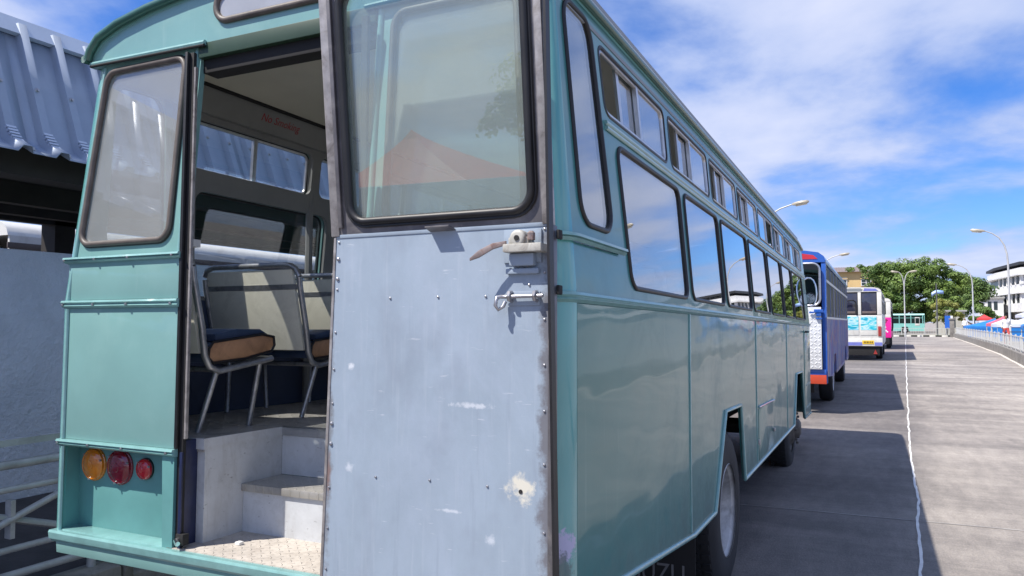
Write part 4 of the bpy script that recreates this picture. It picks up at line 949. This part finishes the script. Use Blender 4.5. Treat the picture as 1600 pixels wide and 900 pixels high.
for x0, x1 in ((-2.15, -1.52), (-1.46, -.90), (-.84, -.2)): prt(b2, (x0, -.018, 1.08), (x1, -.001, 1.90), 'rear_door_panel', CREAMP, .02)
for x0, x1 in ((-1.46, -.90), (-.84, -.2)): prt(b2, (x0+.012, -.023, 1.30), (x1-.012, -.0185, 1.88), 'sea_mural', SEA, 0)
for x0 in (-2.32, -.16): prt(b2, (x0, -.04, 1.03), (x0+.13, -.001, 1.46), 'tail_lamp', LAMPR, .015)
prt(b2, (-2.35, -.03, .62), (0, .05, .95), 'bumper', CREAMP); prt(b2, (-2.34, -.036, .64), (-.78, -.031, .78), 'bumper_stripe', PURP, 0); prt(b2, (-.30, -.036, .64), (-.01, -.031, .78), 'bumper_stripe', PURP, 0)
prt(b2, (-.78, -.045, .70), (-.33, -.0305, .86), 'number_plate', YPL, .004)
for k, xx in enumerate((-.72, -.66, -.60, -.54, -.47, -.41)): prt(b2, (xx, -.048, .74), (xx+.035, -.0455, .82), 'plate_mark', BLACK, 0)
MB().prism([(-.36, .28), (-.20, .28), (-.28, .48)], 'Y', .02, .04).build('warning_triangle', LAMPR, b2); prt(b2, (-2.1, .05, .22), (-.12, .09, .62), 'mud_flap', BLACK)
MB().tube([(-1.5, -.02, 2.0), (-1.5, -.12, 2.0), (-1.5, -.12, 2.55), (-1.1, -.12, 2.58), (-1.0, -.06, 2.5), (-1.0, -.06, 2.0)], .03, 6).build('open_door_edge', BLACK, b2)
# pink and white bus
b3 = coach('bus', (1.55, 49.5, 0), R(-1.5), 9.5, 2.35, 3.12, PINKP, CREAMP, CREAMP, z0=.70, zs=1.95, nwin=7, arch=(2.3, 7.2))
tag(b3, 'white and hot pink bus beyond the white sea-painted bus', 'bus', 'buses parked in a row')
prt(b3, (-2.35, 0, 1.92), (0, .05, 2.1), 'rear_panel', CREAMP); prt(b3, (-2.35, 0, .70), (0, .05, 1.92), 'rear_panel', PINKP)
prt(b3, (-2.35, 0, 2.1), (-2.1, .05, 2.95), 'rear_pillar', CREAMP); prt(b3, (-.26, 0, 2.1), (0, .05, 2.95), 'rear_pillar', CREAMP); prt(b3, (-2.1, .01, 2.1), (-.26, .04, 2.9), 'rear_window', DGL); prt(b3, (-2.35, -.01, 2.87), (0, .05, 3.0), 'rear_header', CREAMP)
fm = mat('white blossom print', (.78, .70, .74), rough=.5); fm2 = mat('maroon blossom print', (.25, .01, .08), rough=.5)
for (x, z, r) in ((-.40, 1.25, .06), (-.33, 1.33, .07), (-.28, 1.12, .06), (-.2, 1.05, .05), (-.45, 1.4, .05), (-.25, 1.75, .09), (-.3, 1.62, .07)):
    MB().lathe([(r, 0), (r*.8, .004)], (x, -.001, z), 'Y', 6, -1).build('blossom', fm if z < 1.5 else fm2, b3)
prt(b3, (-2.2, .02, .30), (-.1, .06, .69), 'rear_skirt', BLACK); MB().tube([(.05, .3, 1.1), (.09, .3, 1.4), (.08, .3, 2.1), (.0, .3, 2.3)], .045, 6).build('open_door_edge', BLACK, b3)
# mint bus crossing at the far end
b4 = coach('bus', (-4.2, 124.5, 0), R(-90), 11.2, 2.4, 2.9, MINT, MINT, mat('pale mint roof', (.36, .62, .56)), z0=.35, zs=1.45, nwin=7, arch=(2.4, 8.6), rails=MINT)
tag(b4, 'mint green bus crossing side-on at the far end of the road', 'bus')
prt(b4, (-.02, 9.95, 1.15), (.03, 10.55, 2.35), 'front_door', CREAMP); prt(b4, (.0305, 10.0, 1.45), (.036, 10.5, 2.25), 'door_window', DGL); prt(b4, (.001, 6.2, .8), (.012, 7.1, 1.5), 'painted_panel', paint_art('pink print', [(.22, .52, .46), (.7, .1, .35), (.7, .6, .2)], 2.), 0)
# white bus beyond the shed wall
b5 = coach('bus', (-7.9, 3.15, .2), 0, 9.0, 2.4, 2.62, CREAMP, CREAMP, CREAMP, z0=.5, zs=1.5, zt=2.25, nwin=5, arch=(2.2, 6.8))
tag(b5, 'white bus standing behind the grey wall under the shed', 'bus')
prt(b5, (-2.4, 0, .5), (0, .05, 1.5), 'rear_panel', CREAMP); prt(b5, (-2.3, .01, 1.5), (-.15, .04, 2.3), 'rear_window', DGL); prt(b5, (.0, -.01, 2.27), (.02, 9, 2.34), 'roof_gutter', mat('brown trim', (.10, .08, .07)))

# ------------------------------------------------------------------ street lamps
POLE = mat('lamp post grey', (.50, .50, .49), rough=.5, metal=.2, var=.12, scale=3); HEADM = mat('lamp head housing', (.42, .38, .30), rough=.4, var=.2); LENSM = mat('lamp lens', (.62, .56, .40), rough=.15, var=.1, coat=1)
def lamp(x, y, hx, H, label, arms=1, g='street lamps along the road'):
    o = empty('street_lamp', (x, y, 0)); tag(o, label, 'street lamp', g)
    MB().tube([(0, 0, 0), (0, 0, .9), (0, 0, .95), (0, 0, H*.72)], [.10, .10, .075, .055], 10).build('post', POLE, o, smooth=60)
    for s in ((1,) if arms == 1 else (1, -1)):
        dx = hx*s; z0 = H*.72
        a = MB().tube([(0, 0, z0-.02), (dx*.03, 0, z0+(H-z0)*.28), (dx*.12, 0, z0+(H-z0)*.55), (dx*.30, 0, z0+(H-z0)*.78), (dx*.55, 0, z0+(H-z0)*.92), (dx*.82, 0, H)], [.055, .05, .045, .04, .036, .034], 8).build('arm', POLE, o, smooth=60)
        Mx = Matrix.Translation((dx*.84, 0, H)) @ Matrix.Rotation(R(-8*(1 if dx > 0 else -1)), 4, 'Y')
        d = 1 if dx > 0 else -1
        hd = MB().loft([[Mx @ Vector((d*px, py*wd, pz*hg+.0)) for py, pz in ((-1, 0), (-.7, .8), (.7, .8), (1, 0), (.8, -.6), (-.8, -.6))] for px, wd, hg in ((-.02, .05, .06), (.12, .11, .10), (.45, .16, .12), (.72, .13, .10), (.80, .05, .04))]).build('lamp_head', HEADM, o, smooth=40)
        MB().loft([[Mx @ Vector((d*px, py*wd, -.07+pz)) for py, pz in ((-1, 0), (1, 0), (.7, -.05), (-.7, -.05))] for px, wd in ((.15, .09), (.42, .13), (.70, .10))]).build('lamp_lens', LENSM, hd)
    return o
lamp(-4.6, 38.5, 2.0, 7.55, 'curved street lamp rising above the roof of the teal bus')
lamp(-3.5, 66, 1.9, 7.15, 'curved street lamp rising above the roof of the blue bus')
lamp(8.35, 55, -1.45, 7.45, 'tall street lamp in front of the white building, its arm over the fence')
lamp(9.0, 82, -1.5, 7.1, 'street lamp with arm to the left between the big tree and the white building')
lamp(3.55, 93, .62, 7.2, 'double-armed street lamp standing on the traffic island', 2)
lamp(11.6, 34.5, -2.2, 8.0, 'curved street lamp behind the fence, mirrored in the side windows of the teal bus')

# ------------------------------------------------------------------ right side kerb wall, fence
FENCE = mat('white fence paint', (.52, .52, .50), rough=.5, var=.1, scale=3); KERBW = mat('stained kerb wall', (.22, .205, .185), rough=.9, var=.3, scale=3, dirt=(.09, .08, .07), dirt_amt=.6, dirt_scale=6, bump=.006)
EDGE = mat('worn edge paint', (.60, .56, .50), rough=.8, var=.2, scale=5)
PAVE = mat('market paving', (.25, .24, .22), rough=.9, var=.2)
FL = [(4.3, 5), (5.50, 30.3), (6.38, 44), (7.12, 63.4), (8.06, 93)]
def fl(y):
    for (xa, ya), (xb, yb) in zip(FL, FL[1:]):
        if y <= yb: return xa+(xb-xa)*(y-ya)/(yb-ya)
    return FL[-1][0]
ys = [5+2*i for i in range(45)]
for nm, dx0, dx1, z0, z1, m in (('kerb_wall', .10, .42, -.05, .40, KERBW),):
    MBk = MB(); rings = [[(fl(y)+dx0, y, z0), (fl(y)+dx1, y, z0), (fl(y)+dx1, y, z1), (fl(y)+dx0, y, z1)] for y in ys]
    tag(MBk.loft(rings).build(nm, m, bevel=0), kind='structure')
tag(wiggle_strip('edge_line', [(x+.03, y) for x, y in FL], .13, .004, EDGE, .04, .4), kind='structure')
mb = MB(); mb.add([(fl(y)+.41, y, .30) for y in ys]+[(120, y, .30) for y in ys], [(i, i+1, len(ys)+i+1, len(ys)+i) for i in range(len(ys)-1)]); tag(mb.build('market_pavement', PAVE, smooth=0), kind='structure')
fo_ = empty('fence', (4.6, 6, .4)); tag(fo_, 'long white metal fence with upright bars on the kerb wall along the right', 'fence')
def fpart(mb, nm, kind=None):
    o = mb.build(nm, FENCE, fo_, smooth=0); o.location = (-4.6, -6, -.4)
    if kind: o['kind'] = kind
    return o
y = 6.0
while y < 91:
    a, b = fl(y)+.26, fl(y+2.4)+.26
    for z0, z1 in ((1.00, 1.04), (.48, .515)): fpart(MB().hexa([(a-.018, y, z0), (a+.018, y, z0), (b+.018, y+2.39, z0), (b-.018, y+2.39, z0)], [(a-.018, y, z1), (a+.018, y, z1), (b+.018, y+2.39, z1), (b-.018, y+2.39, z1)]), 'rail')
    fpart(MB().box((a-.028, y-.028, .4), (a+.028, y+.028, 1.10)), 'post')
    y += 2.4
b0 = MB().box((-.024, -.012, .49), (.024, .012, 1.02)).build('bar', FENCE, fo_, smooth=0)
for j in range(84):
    c = b0 if j == 0 else b0.copy()
    if j: sc.collection.objects.link(c); c.parent = fo_
    yy = 6.2+1.0*j; c.location = (fl(yy)+.26-4.6, yy-6, -.4)
# far end: traffic island, black and white kerb stones, fence
GRASS = mat('grass verge', (.09, .14, .035), rough=.95, var=.35, scale=12, bump=.03)
tag(MB().box((-20, 95.2, -.05), (9, 97.6, .16)).build('traffic_island', GRASS, bevel=.03), kind='structure')
wk = mat('white kerb paint', (.68, .66, .6), rough=.8, var=.15); bk = mat('black kerb paint', (.04, .04, .04), rough=.8, var=.2)
k0 = [MB().box((0, 94.9, -.05), (.58, 95.19, .17)).build('kerb_stone', m, bevel=.02) for m in (wk, bk)]
for i in range(34):
    q = k0[i % 2]; c = q if i < 2 else q.copy()
    if i >= 2: sc.collection.objects.link(c)
    c.location = (-12+.6*i, 0, 0); tag(c, kind='structure')
fi = empty('fence', (-6, 97, .16)); tag(fi, 'short white metal fence on the traffic island in front of the mint bus', 'fence')
for z in (.75, .10): MB().box((-14, -.02, z), (14, .02, z+.045)).build('rail', FENCE, fi)
for i in range(13): MB().box((-14+2.33*i-.03, -.03, 0), (-14+2.33*i+.03, .03, .86)).build('post', FENCE, fi)
mbf = MB()
for i in range(112): mbf.box((-14+.25*i-.01, -.01, .1), (-14+.25*i+.01, .01, .78))
tag(mbf.build('bars', FENCE, fi), kind='stuff')

# ------------------------------------------------------------------ buildings
WB = mat('white render', (.74, .74, .73), rough=.7, var=.07, scale=.6, dirt=(.4, .39, .36), dirt_amt=.35, dirt_scale=.7); WIN = mat('building glass', (.03, .045, .05), rough=.35, var=.3, scale=.4); GREYB = mat('grey render', (.36, .36, .35), rough=.8, var=.12)
ROOFD = mat('dark roof sheet', (.03, .032, .035), rough=.6, var=.2)
wb = empty('white_building', (25.0, 165, 0)); tag(wb, 'white three-storey building with a dark flat canopy roof above the market', 'building')
FP = [(-1.9, 18), (-.1, 0), (45, 0), (45, 30), (-1.9, 30)]           # footprint, local
def fpo(d): return [(-1.9-d, 18), (-.1-d*.8, -d), (45, -d), (45, 30), (-1.9-d, 30)]
def slab(z0, z1, d, nm, m): return MB().prism(fpo(d), 'Z', z0, z1).build(nm, m, wb, smooth=0)
slab(0, 3.6, -.8, 'ground_floor', GREYB); slab(3.55, 5.15, .25, 'first_floor_band', WB); slab(5.15, 7.0, -.25, 'window_wall', WIN); slab(6.95, 7.2, .7, 'ledge', WB); slab(7.2, 8.7, .0, 'second_floor_band', WB); slab(8.7, 10.35, -.3, 'window_wall', WIN)
slab(10.3, 10.65, .8, 'ledge', WB); slab(10.65, 11.7, .3, 'parapet', WB); slab(10.6, 12.3, -1.8, 'roof_room', GREYB); slab(12.25, 12.75, .5, 'canopy', ROOFD)
def facade_pt(f, s):   # f 0 = corner facet, 1 = front ; s metres along
    if f == 0:
        t = s/18.1; return Vector((-.1-1.8*t, 18*t, 0))
    return Vector((-.1+s, 0, 0))
colm = MB().box((-.17, -.32, 0), (.17, .15, 1.9)).build('column', WB, wb)
first = True
for z, hgt in ((5.14, 1.86), (8.69, 1.66)):
    for f, S in ((0, [1.0+3.0*i for i in range(6)]), (1, [.1, 4.3, 5.0, 9.4, 10.1, 14.5, 15.2, 19.6, 24, 28, 32])):
        for s in S:
            c = colm if first else colm.copy()
            if not first: sc.collection.objects.link(c)
            first = False
            c.location = facade_pt(f, s)+Vector((0, 0, z)); c.scale = (1 if f else 1.2, 1.2 if f else .6, hgt/1.9)
            if f == 0: c.rotation_euler = (0, 0, R(95.7)*-1)
for z in (5.2, 8.75):
    for s in (2.2, 7.2, 12.3, 17.4):
        MB().box((s-.05, .1, z), (s+.05, .2, z+1.5)).build('window_mullion', WB, wb, bevel=0)
for s in (5.2, 10.3, 15): MB().prism([(0, 0), (-1.4, -.55), (-1.4, -.65), (0, -.1)], 'X', s, s+2.4).build('awning', WB, wb).location = (0, -.6, 8.0)
for i in range(9): MB().box((1+4*i-.05, -.2, 11.7), (1+4*i+.05, -.1, 12.26)).build('canopy_post', GREYB, wb)
# low annexe left of it
an = empty('annexe', (20.6, 172, 0)); tag(an, 'low white annexe with a flat roof against the left end of the white building', 'building')
MB().box((-1.0, 0, 0), (2.2, 10, 6.2)).build('wall', WB, an); MB().box((-1.6, -.5, 6.2), (2.4, 10, 6.5)).build('roof', GREYB, an)
for x, m in ((-.4, WIN), (.6, WIN)): MB().box((x, -.06, 4.0), (x+.6, -.005, 5.6)).build('window', m, an)
# yellow building
YB = mat('yellow ochre render', (.60, .43, .20), rough=.8, var=.1, scale=.5); TILE = mat('brown roof sheet', (.20, .16, .15), rough=.6, var=.15)
yb = empty('yellow_building', (-5.5, 170, 0)); tag(yb, 'yellow ochre building with a brown hipped roof behind the white bus', 'building')
MB().box((-12, 0, 0), (6.6, 14, 12.0)).build('wall', YB, yb)
MB().hexa([(-12.8, -.9, 12.0), (7.4, -.9, 12.0), (7.4, 15, 12.0), (-12.8, 15, 12.0)], [(-9, 3, 13.2), (5.6, 3, 13.2), (5.6, 11, 13.2), (-9, 11, 13.2)]).build('roof', TILE, yb)
for k in range(-4, 12): pass
seamb = MB()
for k in range(34):
    x = -12.2+.58*k; f = 1-.12*abs(k-17)/17
    seamb.hexa([(x, -.93, 12.02), (x+.06, -.93, 12.02), (x+.06, -.8, 12.02), (x, -.8, 12.02)], [(x*.86-.4, 2.95, 13.22), (x*.86-.34, 2.95, 13.22), (x*.86-.34, 3.05, 13.25), (x*.86-.4, 3.05, 13.25)])
tag(seamb.build('roof_seams', TILE, yb), kind='stuff')
for x in (-9.4, -5.2, -1.1, 3.4):
    for z in (5.2, 9.1):
        f_ = MB().box((x, -.14, z), (x+1.9, .0, z+1.75)).build('window', WB, yb)
        for i in range(2):
            for j in range(2): MB().box((x+.12+.88*i, -.17, z+.12+.62*j), (x+.88+.88*i, -.141, z+.62+.62*j)).build('pane', WIN, f_)
        MB().box((x-.15, -.3, z+1.42), (x+2.05, -.141, z+1.6)).build('window_hood', YB, f_)
MB().box((-12.05, -.1, 7.9), (6.65, -.001, 8.3)).build('string_course', YB, yb)

# ------------------------------------------------------------------ trees
BARK = mat('grey bark', (.13, .10, .08), rough=.9, var=.35, scale=5, bump=.03)
def leaf_mat(name, a, b_, sc_=.45):
    m, t, b = base(name); tc = N(t, 'ShaderNodeTexCoord'); nz = N(t, 'ShaderNodeTexNoise', i_Scale=sc_, i_Detail=6); t.links.new(tc.outputs['Object'], nz.inputs['Vector'])
    r = N(t, 'ShaderNodeValToRGB'); t.links.new(nz.outputs[0], r.inputs[0]); r.color_ramp.elements[0].position = .35; r.color_ramp.elements[0].color = (*a, 1); r.color_ramp.elements[1].position = .66; r.color_ramp.elements[1].color = (*b_, 1)
    t.links.new(r.outputs[0], b.inputs['Base Color']); b.inputs['Roughness'].default_value = .6
    b.inputs['Subsurface Weight'].default_value = 0; b.inputs['Transmission Weight'].default_value = 0
    return m
LEAF1 = leaf_mat('broadleaf green', (.06, .12, .02), (.17, .25, .045)); LEAF2 = leaf_mat('far green', (.055, .105, .022), (.14, .22, .05)); LEAF3 = leaf_mat('yellow green', (.14, .17, .03), (.26, .26, .05))
def tree(name, loc, lobes, trunk_h, trunk_r, leaf, lm, n, label, cat='tree', seed=1, group=None, trunk_n=6):
    o = empty(name, loc); tag(o, label, cat, group); rd = random.Random(seed)
    tk = MB(); tk.tube([(0, 0, 0), (.1, .05, trunk_h*.5), (0, 0, trunk_h)], [trunk_r*1.3, trunk_r, trunk_r*.8], 9)
    for i in range(trunk_n):
        c = lobes[i % len(lobes)]; e = Vector(c[:3])*.92; mid = Vector((e.x*.45, e.y*.45, trunk_h+(e.z-trunk_h)*.55))
        tk.tube([(0, 0, trunk_h*.8), mid, e], [trunk_r*.6, trunk_r*.35, trunk_r*.1], 6)
    tk.build('trunk', BARK, o)
    V, F = [], []
    tot = sum(c[3]*c[4]*c[5] for c in lobes)
    for c in lobes:
        m = int(n*c[3]*c[4]*c[5]/tot)
        Rm = (c[3]*c[4]*c[5])**(1/3); nl = max(9, int(40*(Rm/3.2)**2)); per = max(12, m//nl)
        for j in range(nl):
            d = Vector((rd.gauss(0, 1), rd.gauss(0, 1), rd.gauss(0, 1)+.35)).normalized(); rr = rd.uniform(.62, 1.0)
            if d.z < -.2: d.z *= .4
            cc_ = Vector((c[0]+d.x*c[3]*rr, c[1]+d.y*c[4]*rr, c[2]+d.z*c[5]*rr)); rs = Rm*rd.uniform(.20, .36)
            for q in range(per):
                u_ = Vector((rd.gauss(0, 1), rd.gauss(0, 1), rd.gauss(0, 1)+.3)).normalized()
                p = cc_+Vector((u_.x, u_.y, u_.z*.72))*rs*rd.uniform(.7, 1.12)
                nn = (u_+Vector((rd.gauss(0, .35), rd.gauss(0, .35), rd.gauss(0, .35)+.25))).normalized()
                t1 = nn.orthogonal().normalized(); t1 = (Matrix.Rotation(rd.uniform(0, 6.28), 3, nn) @ t1); t2 = nn.cross(t1)
                s = leaf*rd.uniform(.5, 1.1); b0 = len(V)
                V += [p-t1*s*.5, p-t2*s*.32+nn*s*.06, p+t1*s*.55, p+t2*s*.32+nn*s*.06]; F.append((b0, b0+1, b0+2, b0+3))
    mb = MB(); mb.v = [tuple(p) for p in V]; mb.f = F
    me = bpy.data.meshes.new('crown'); me.from_pydata(mb.v, [], mb.f); me.materials.append(lm)
    cr_ = bpy.data.objects.new('crown', me); sc.collection.objects.link(cr_); cr_.parent = o
    return o
tree('tree', (4.6, 139, 0), [(.5, 0, 8.0, 5.2, 4.5, 3.4), (-3.2, -.5, 5.6, 3.0, 3.4, 2.6), (6.0, -.4, 7.2, 3.2, 3.4, 3.2), (-2.2, -1.8, 9.4, 3.2, 2.6, 2.0), (3.4, -1.2, 9.8, 3.6, 2.8, 2.0), (-6.0, 1.2, 10.4, 2.6, 2.2, .8), (6.8, -1.8, 4.4, 2.4, 2.2, 2.2), (-1.2, -3, 4.2, 3.2, 2.6, 2.2), (-4.2, -1.5, 3.4, 1.8, 2.2, 1.8), (2.6, -2.4, 5.2, 3.0, 2, 2.6), (1.0, -1, 3.2, 4.5, 2.5, 2.0), (5, 1, 2.6, 4, 2.5, 2.2), (-3, 2, 2.4, 4, 2, 2)], 4.2, .7, .36, LEAF1, 66000, 'broad spreading green tree, largest, behind the mint bus', seed=3, trunk_n=8)
tree('tree', (14.2, 154, 0), [(0, 0, 6.4, 4.2, 4, 3.2), (-2.8, -1, 5, 2.6, 2.6, 2.6), (2.8, 0, 6.6, 2.8, 2.8, 2.6), (.5, -2.0, 4.0, 3.4, 2.4, 2.4)], 3.5, .5, .42, LEAF2, 15000, 'rounded green tree between the lamp and the white building', seed=8)
tree('tree', (8.6, 108, 0), [(0, 0, 3.0, 1.6, 1.5, 1.6), (.8, -.3, 2.0, 1.2, 1.2, 1.1), (-.8, -.3, 1.9, 1.0, 1, 1.0)], 1.4, .14, .26, LEAF3, 5000, 'small yellow-green tree beside the flag pole', seed=5)
tree('tree', (12.6, 118, 0), [(0, 0, 2.6, 2.4, 1.8, 1.8), (-2.2, -.4, 2.2, 1.6, 1.4, 1.5), (2.0, -.3, 2.3, 1.8, 1.4, 1.5)], 1.4, .2, .3, LEAF1, 6000, 'low dark green tree behind the far fence', seed=12)
tree('tree', (-2.5, 145, 0), [(0, 0, 2.6, 4, 2, 2.2), (3.5, 0, 2.2, 3, 2, 1.9), (-3.5, 0, 2.6, 3, 2, 2.2)], 1.4, .3, .4, LEAF2, 8000, 'dark undergrowth tree behind the mint bus roof', seed=15)
# flag pole
fp = empty('flagpole', (7.1, 100, 0)); tag(fp, 'dark pole with a pale blue and white flag against the big tree', 'flagpole')
MB().tube([(0, 0, 0), (0, 0, 6.15)], [.09, .06], 8).build('pole', mat('dark pole', (.10, .10, .10), rough=.6), fp)
FLB = paint_art('flag cloth', [(.18, .30, .62), (.30, .45, .75), (.75, .80, .86)], 1.1, (1, 1, 1), .4, .8)
fx = []
for i in range(9):
    u = i/8; fx.append([(-.52+1.25*u, .14*math.sin(u*7), 5.05+.35*u-.5*abs(u-.4)+(.25 if j else -.25)*(1-.25*u)) for j in range(2)])
fo = MB(); fo.add([p for r_ in fx for p in r_], [(2*i, 2*i+2, 2*i+3, 2*i+1) for i in range(8)]); fo = fo.build('flag', FLB, fp); fo.modifiers.new('thickness', 'SOLIDIFY').thickness = .02
# hills and far ground cover
# ------------------------------------------------------------------ market tents, stalls, people
TB = mat('blue tarpaulin', (.02, .19, .55), rough=.45, var=.12, scale=2); TP = mat('coral pink canvas', (.75, .12, .17), rough=.6, var=.1); TW = mat('white canvas', (.62, .66, .74), rough=.6, var=.1); TR = mat('red canvas', (.6, .05, .05), rough=.6, var=.1)
def tent(x, y, w_, d, h0, h1, m, label, skirt=None, peak=.5, zb=.30):
    o = empty('market_tent', (x, y, zb)); tag(o, label, 'market tent', 'market tents beyond the fence')
    a = [(-w_/2, -d/2, h0), (w_/2, -d/2, h0), (w_/2, d/2, h0), (-w_/2, d/2, h0)]; px_ = -w_/2+w_*peak
    rings = []
    for k in range(7):
        t = k/6; s = (1-t)**1.25
        rings.append([(px_+(p[0]-px_)*s, p[1]*s, h0+(h1-h0)*t) for p in a])
    MB().loft(rings).build('canopy', m, o, smooth=0)
    MB().loft([[(p[0]*1.005, p[1]*1.005, h0) for p in a], [(p[0]*1.005, p[1]*1.005, h0-.22) for p in a]]).build('valance', m, o)
    for p in a: MB().tube([(p[0]*.96, p[1]*.96, 0), (p[0]*.96, p[1]*.96, h0)], .03, 6).build('pole', FENCE, o)
    if skirt: MB().box((-w_/2*.97, -d/2*.98, 0), (w_/2*.97, -d/2*.95, h0-.2)).build('side_sheet', skirt, o)
    return o
tent(9.5, 62, 2.4, 3, 1.2, 1.62, TW, 'white canopy tent with blue sides in the middle of the market', TB, .3)
tent(11.3, 66, 2.6, 3, 1.3, 1.9, TW, 'white canopy tent behind the tall lamp post', TB, .5)
tent(10.3, 74, 2.0, 3, 1.2, 1.85, TP, 'coral pink pointed tent behind the white canopies', None, .55)
tent(9.6, 80, 3.0, 2.6, .95, 1.7, TB, 'low blue tarpaulin tent left of the pink tent', TB, .8)
tent(10.55, 58, 2.0, 3, 1.1, 2.6, TB, 'large steep blue tent at the right edge of the picture', TB, .75)
tent(12.4, 70, 3, 3, 1.9, 2.6, TW, 'white market tent at the right edge before the white building', TW, .5)
tent(11.6, 98, 1.3, 2, 1.75, 2.2, TR, 'small red awning tent beside the low white hut', TW, .5)
hut = empty('hut', (9.4, 112, 0)); tag(hut, 'low pale hut with flat roof behind the far fence', 'building')
MB().box((-1.6, 0, 0), (1.6, 3, 3.0)).build('wall', mat('pale stone', (.42, .41, .36), rough=.8), hut); MB().box((-1.8, -.3, 3.0), (1.8, 3.2, 3.2)).build('roof', GREYB, hut); MB().box((-.4, -.03, .9), (.5, -.003, 2.2)).build('window', WIN, hut)
sg = empty('sign', (8.5, 103, 0)); tag(sg, 'blue and white upright sign board near the far fence', 'sign')
MB().box((-.42, 0, .9), (.18, .08, 2.4)).build('board', mat('blue sign', (.02, .12, .50), rough=.4), sg); MB().box((.181, 0, .9), (.42, .08, 2.4)).build('board', WB, sg)
for x in (-.3, .3): MB().tube([(x, .1, 0), (x, .1, 2.3)], .04, 6).build('post', POLE, sg)
st_ = empty('stone_pillar', (8.15, 94.2, 0)); tag(st_, 'grey weathered gate pillar at the far end of the fence', 'pillar')
MB().box((-.22, -.2, 0), (.22, .2, 1.9)).build('shaft', KERBW, st_, bevel=.02); MB().box((-.30, -.28, 1.9), (.30, .28, 2.05)).build('cap', KERBW, st_, bevel=.02)
SKIN = mat('brown skin', (.22, .12, .07), rough=.6); HAIR = mat('dark hair', (.02, .016, .014), rough=.7)
def person(x, y, rz, shirt, trousers, label, z=.30, pose=0):
    P = [(0, 0, .98), (0, .01, 1.18), (0, .0, 1.40), (0, .0, 1.50), (0, -.02, 1.60), (0, -.02, 1.72),
         (.17, 0, 1.42), (.23, -.02+pose*.1, 1.14), (.22, -.10-pose*.2, .90+pose*.2), (-.17, 0, 1.42), (-.24, .02, 1.14), (-.22, -.08, .90),
         (.10, 0, .93), (.11, -.03-.06*pose, .50), (.11, .02, .08), (.11, -.12, .03), (-.10, 0, .93), (-.11, .02+.05*pose, .50), (-.11, .06, .08), (-.11, -.08, .03)]
    Ed = [(0, 1), (1, 2), (2, 3), (3, 4), (4, 5), (2, 6), (6, 7), (7, 8), (2, 9), (9, 10), (10, 11), (0, 12), (12, 13), (13, 14), (14, 15), (0, 16), (16, 17), (17, 18), (18, 19)]
    rad = [(.16, .11), (.15, .10), (.17, .10), (.06, .06), (.085, .10), (.075, .09), (.065, .065), (.048, .048), (.036, .036), (.065, .065), (.048, .048), (.036, .036), (.095, .095), (.066, .066), (.046, .046), (.04, .035), (.095, .095), (.066, .066), (.046, .046), (.04, .035)]
    me = bpy.data.meshes.new('person'); me.from_pydata(P, Ed, []); o = bpy.data.objects.new('person', me); sc.collection.objects.link(o)
    o.location = (x, y, z); o.rotation_euler = (0, 0, rz)
    md = o.modifiers.new('skin', 'SKIN')
    for i, v in enumerate(me.skin_vertices[0].data): v.radius = rad[i]; v.use_root = (i == 0)
    o.modifiers.new('smooth', 'SUBSURF').levels = 1; o.modifiers['smooth'].render_levels = 1
    bpy.context.view_layer.update(); dg = bpy.context.evaluated_depsgraph_get()
    m2 = bpy.data.meshes.new_from_object(o.evaluated_get(dg)); o.modifiers.clear(); o.data = m2
    m2.materials.clear()
    for q in (SKIN, shirt, trousers, HAIR): m2.materials.append(q)
    for p in m2.polygons:
        c = p.center; p.use_smooth = True
        p.material_index = 2 if c.z < .97 and not (abs(c.x) > .19 and c.z > .8) else (1 if c.z < 1.49 and not (abs(c.x) > .19 and c.z < 1.02) else (3 if c.z > 1.70 or (c.z > 1.60 and c.y > .03) else 0))
    tag(o, label, 'person', 'people at the market'); return o
SW = mat('white shirt', (.70, .70, .70), rough=.8); SR = mat('red cloth', (.55, .08, .07), rough=.8); SD = mat('dark trousers', (.03, .03, .04), rough=.8); SY = mat('cream shirt', (.62, .55, .40), rough=.8)
person(7.75, 52, R(10), SW, SR, 'person in white top and red trousers just behind the fence', pose=1)
person(6.95, 38.2, R(60), SY, SY, 'person in cream clothes at the right edge, close behind the fence')
person(9.0, 90, R(0), SW, SD, 'person in white shirt near the small red awning tent')
person(10.4, 80, R(-30), SD, SD, 'person in dark clothes between the tents')
tb_ = empty('stall_table', (8.7, 54, .30)); tag(tb_, 'market stall table heaped with clothes beside the person in white', 'table')
MB().box((-.8, -.4, .70), (.8, .4, .74)).build('top', DARKW, tb_)
for x, y in ((-.7, -.3), (.7, -.3), (.7, .3), (-.7, .3)): MB().box((x-.03, y-.03, 0), (x+.03, y+.03, .70)).build('leg', DARKW, tb_)

# ------------------------------------------------------------------ behind the camera (mirrored in the glass)
tent(-6.6, -10.6, 3.0, 3, 2.1, 3.2, TR, 'red peaked market tent behind the camera, mirrored in the rear door glass', None, .35, 0)
tent(-2.6, -15.5, 4.5, 4, 2.3, 3.4, TB, 'blue peaked market tent behind the camera, mirrored in the rear door glass', None, .5, 0)
tree('tree', (-13, -37, 0), [(0, 0, 6.5, 4.2, 4, 3.0), (3.2, 0, 6.0, 3, 3, 2.6), (-3, 0, 5.6, 3, 3, 2.8)], 3.5, .4, .4, LEAF1, 7000, 'leafy tree behind the camera, mirrored in the rear door glass', seed=21)
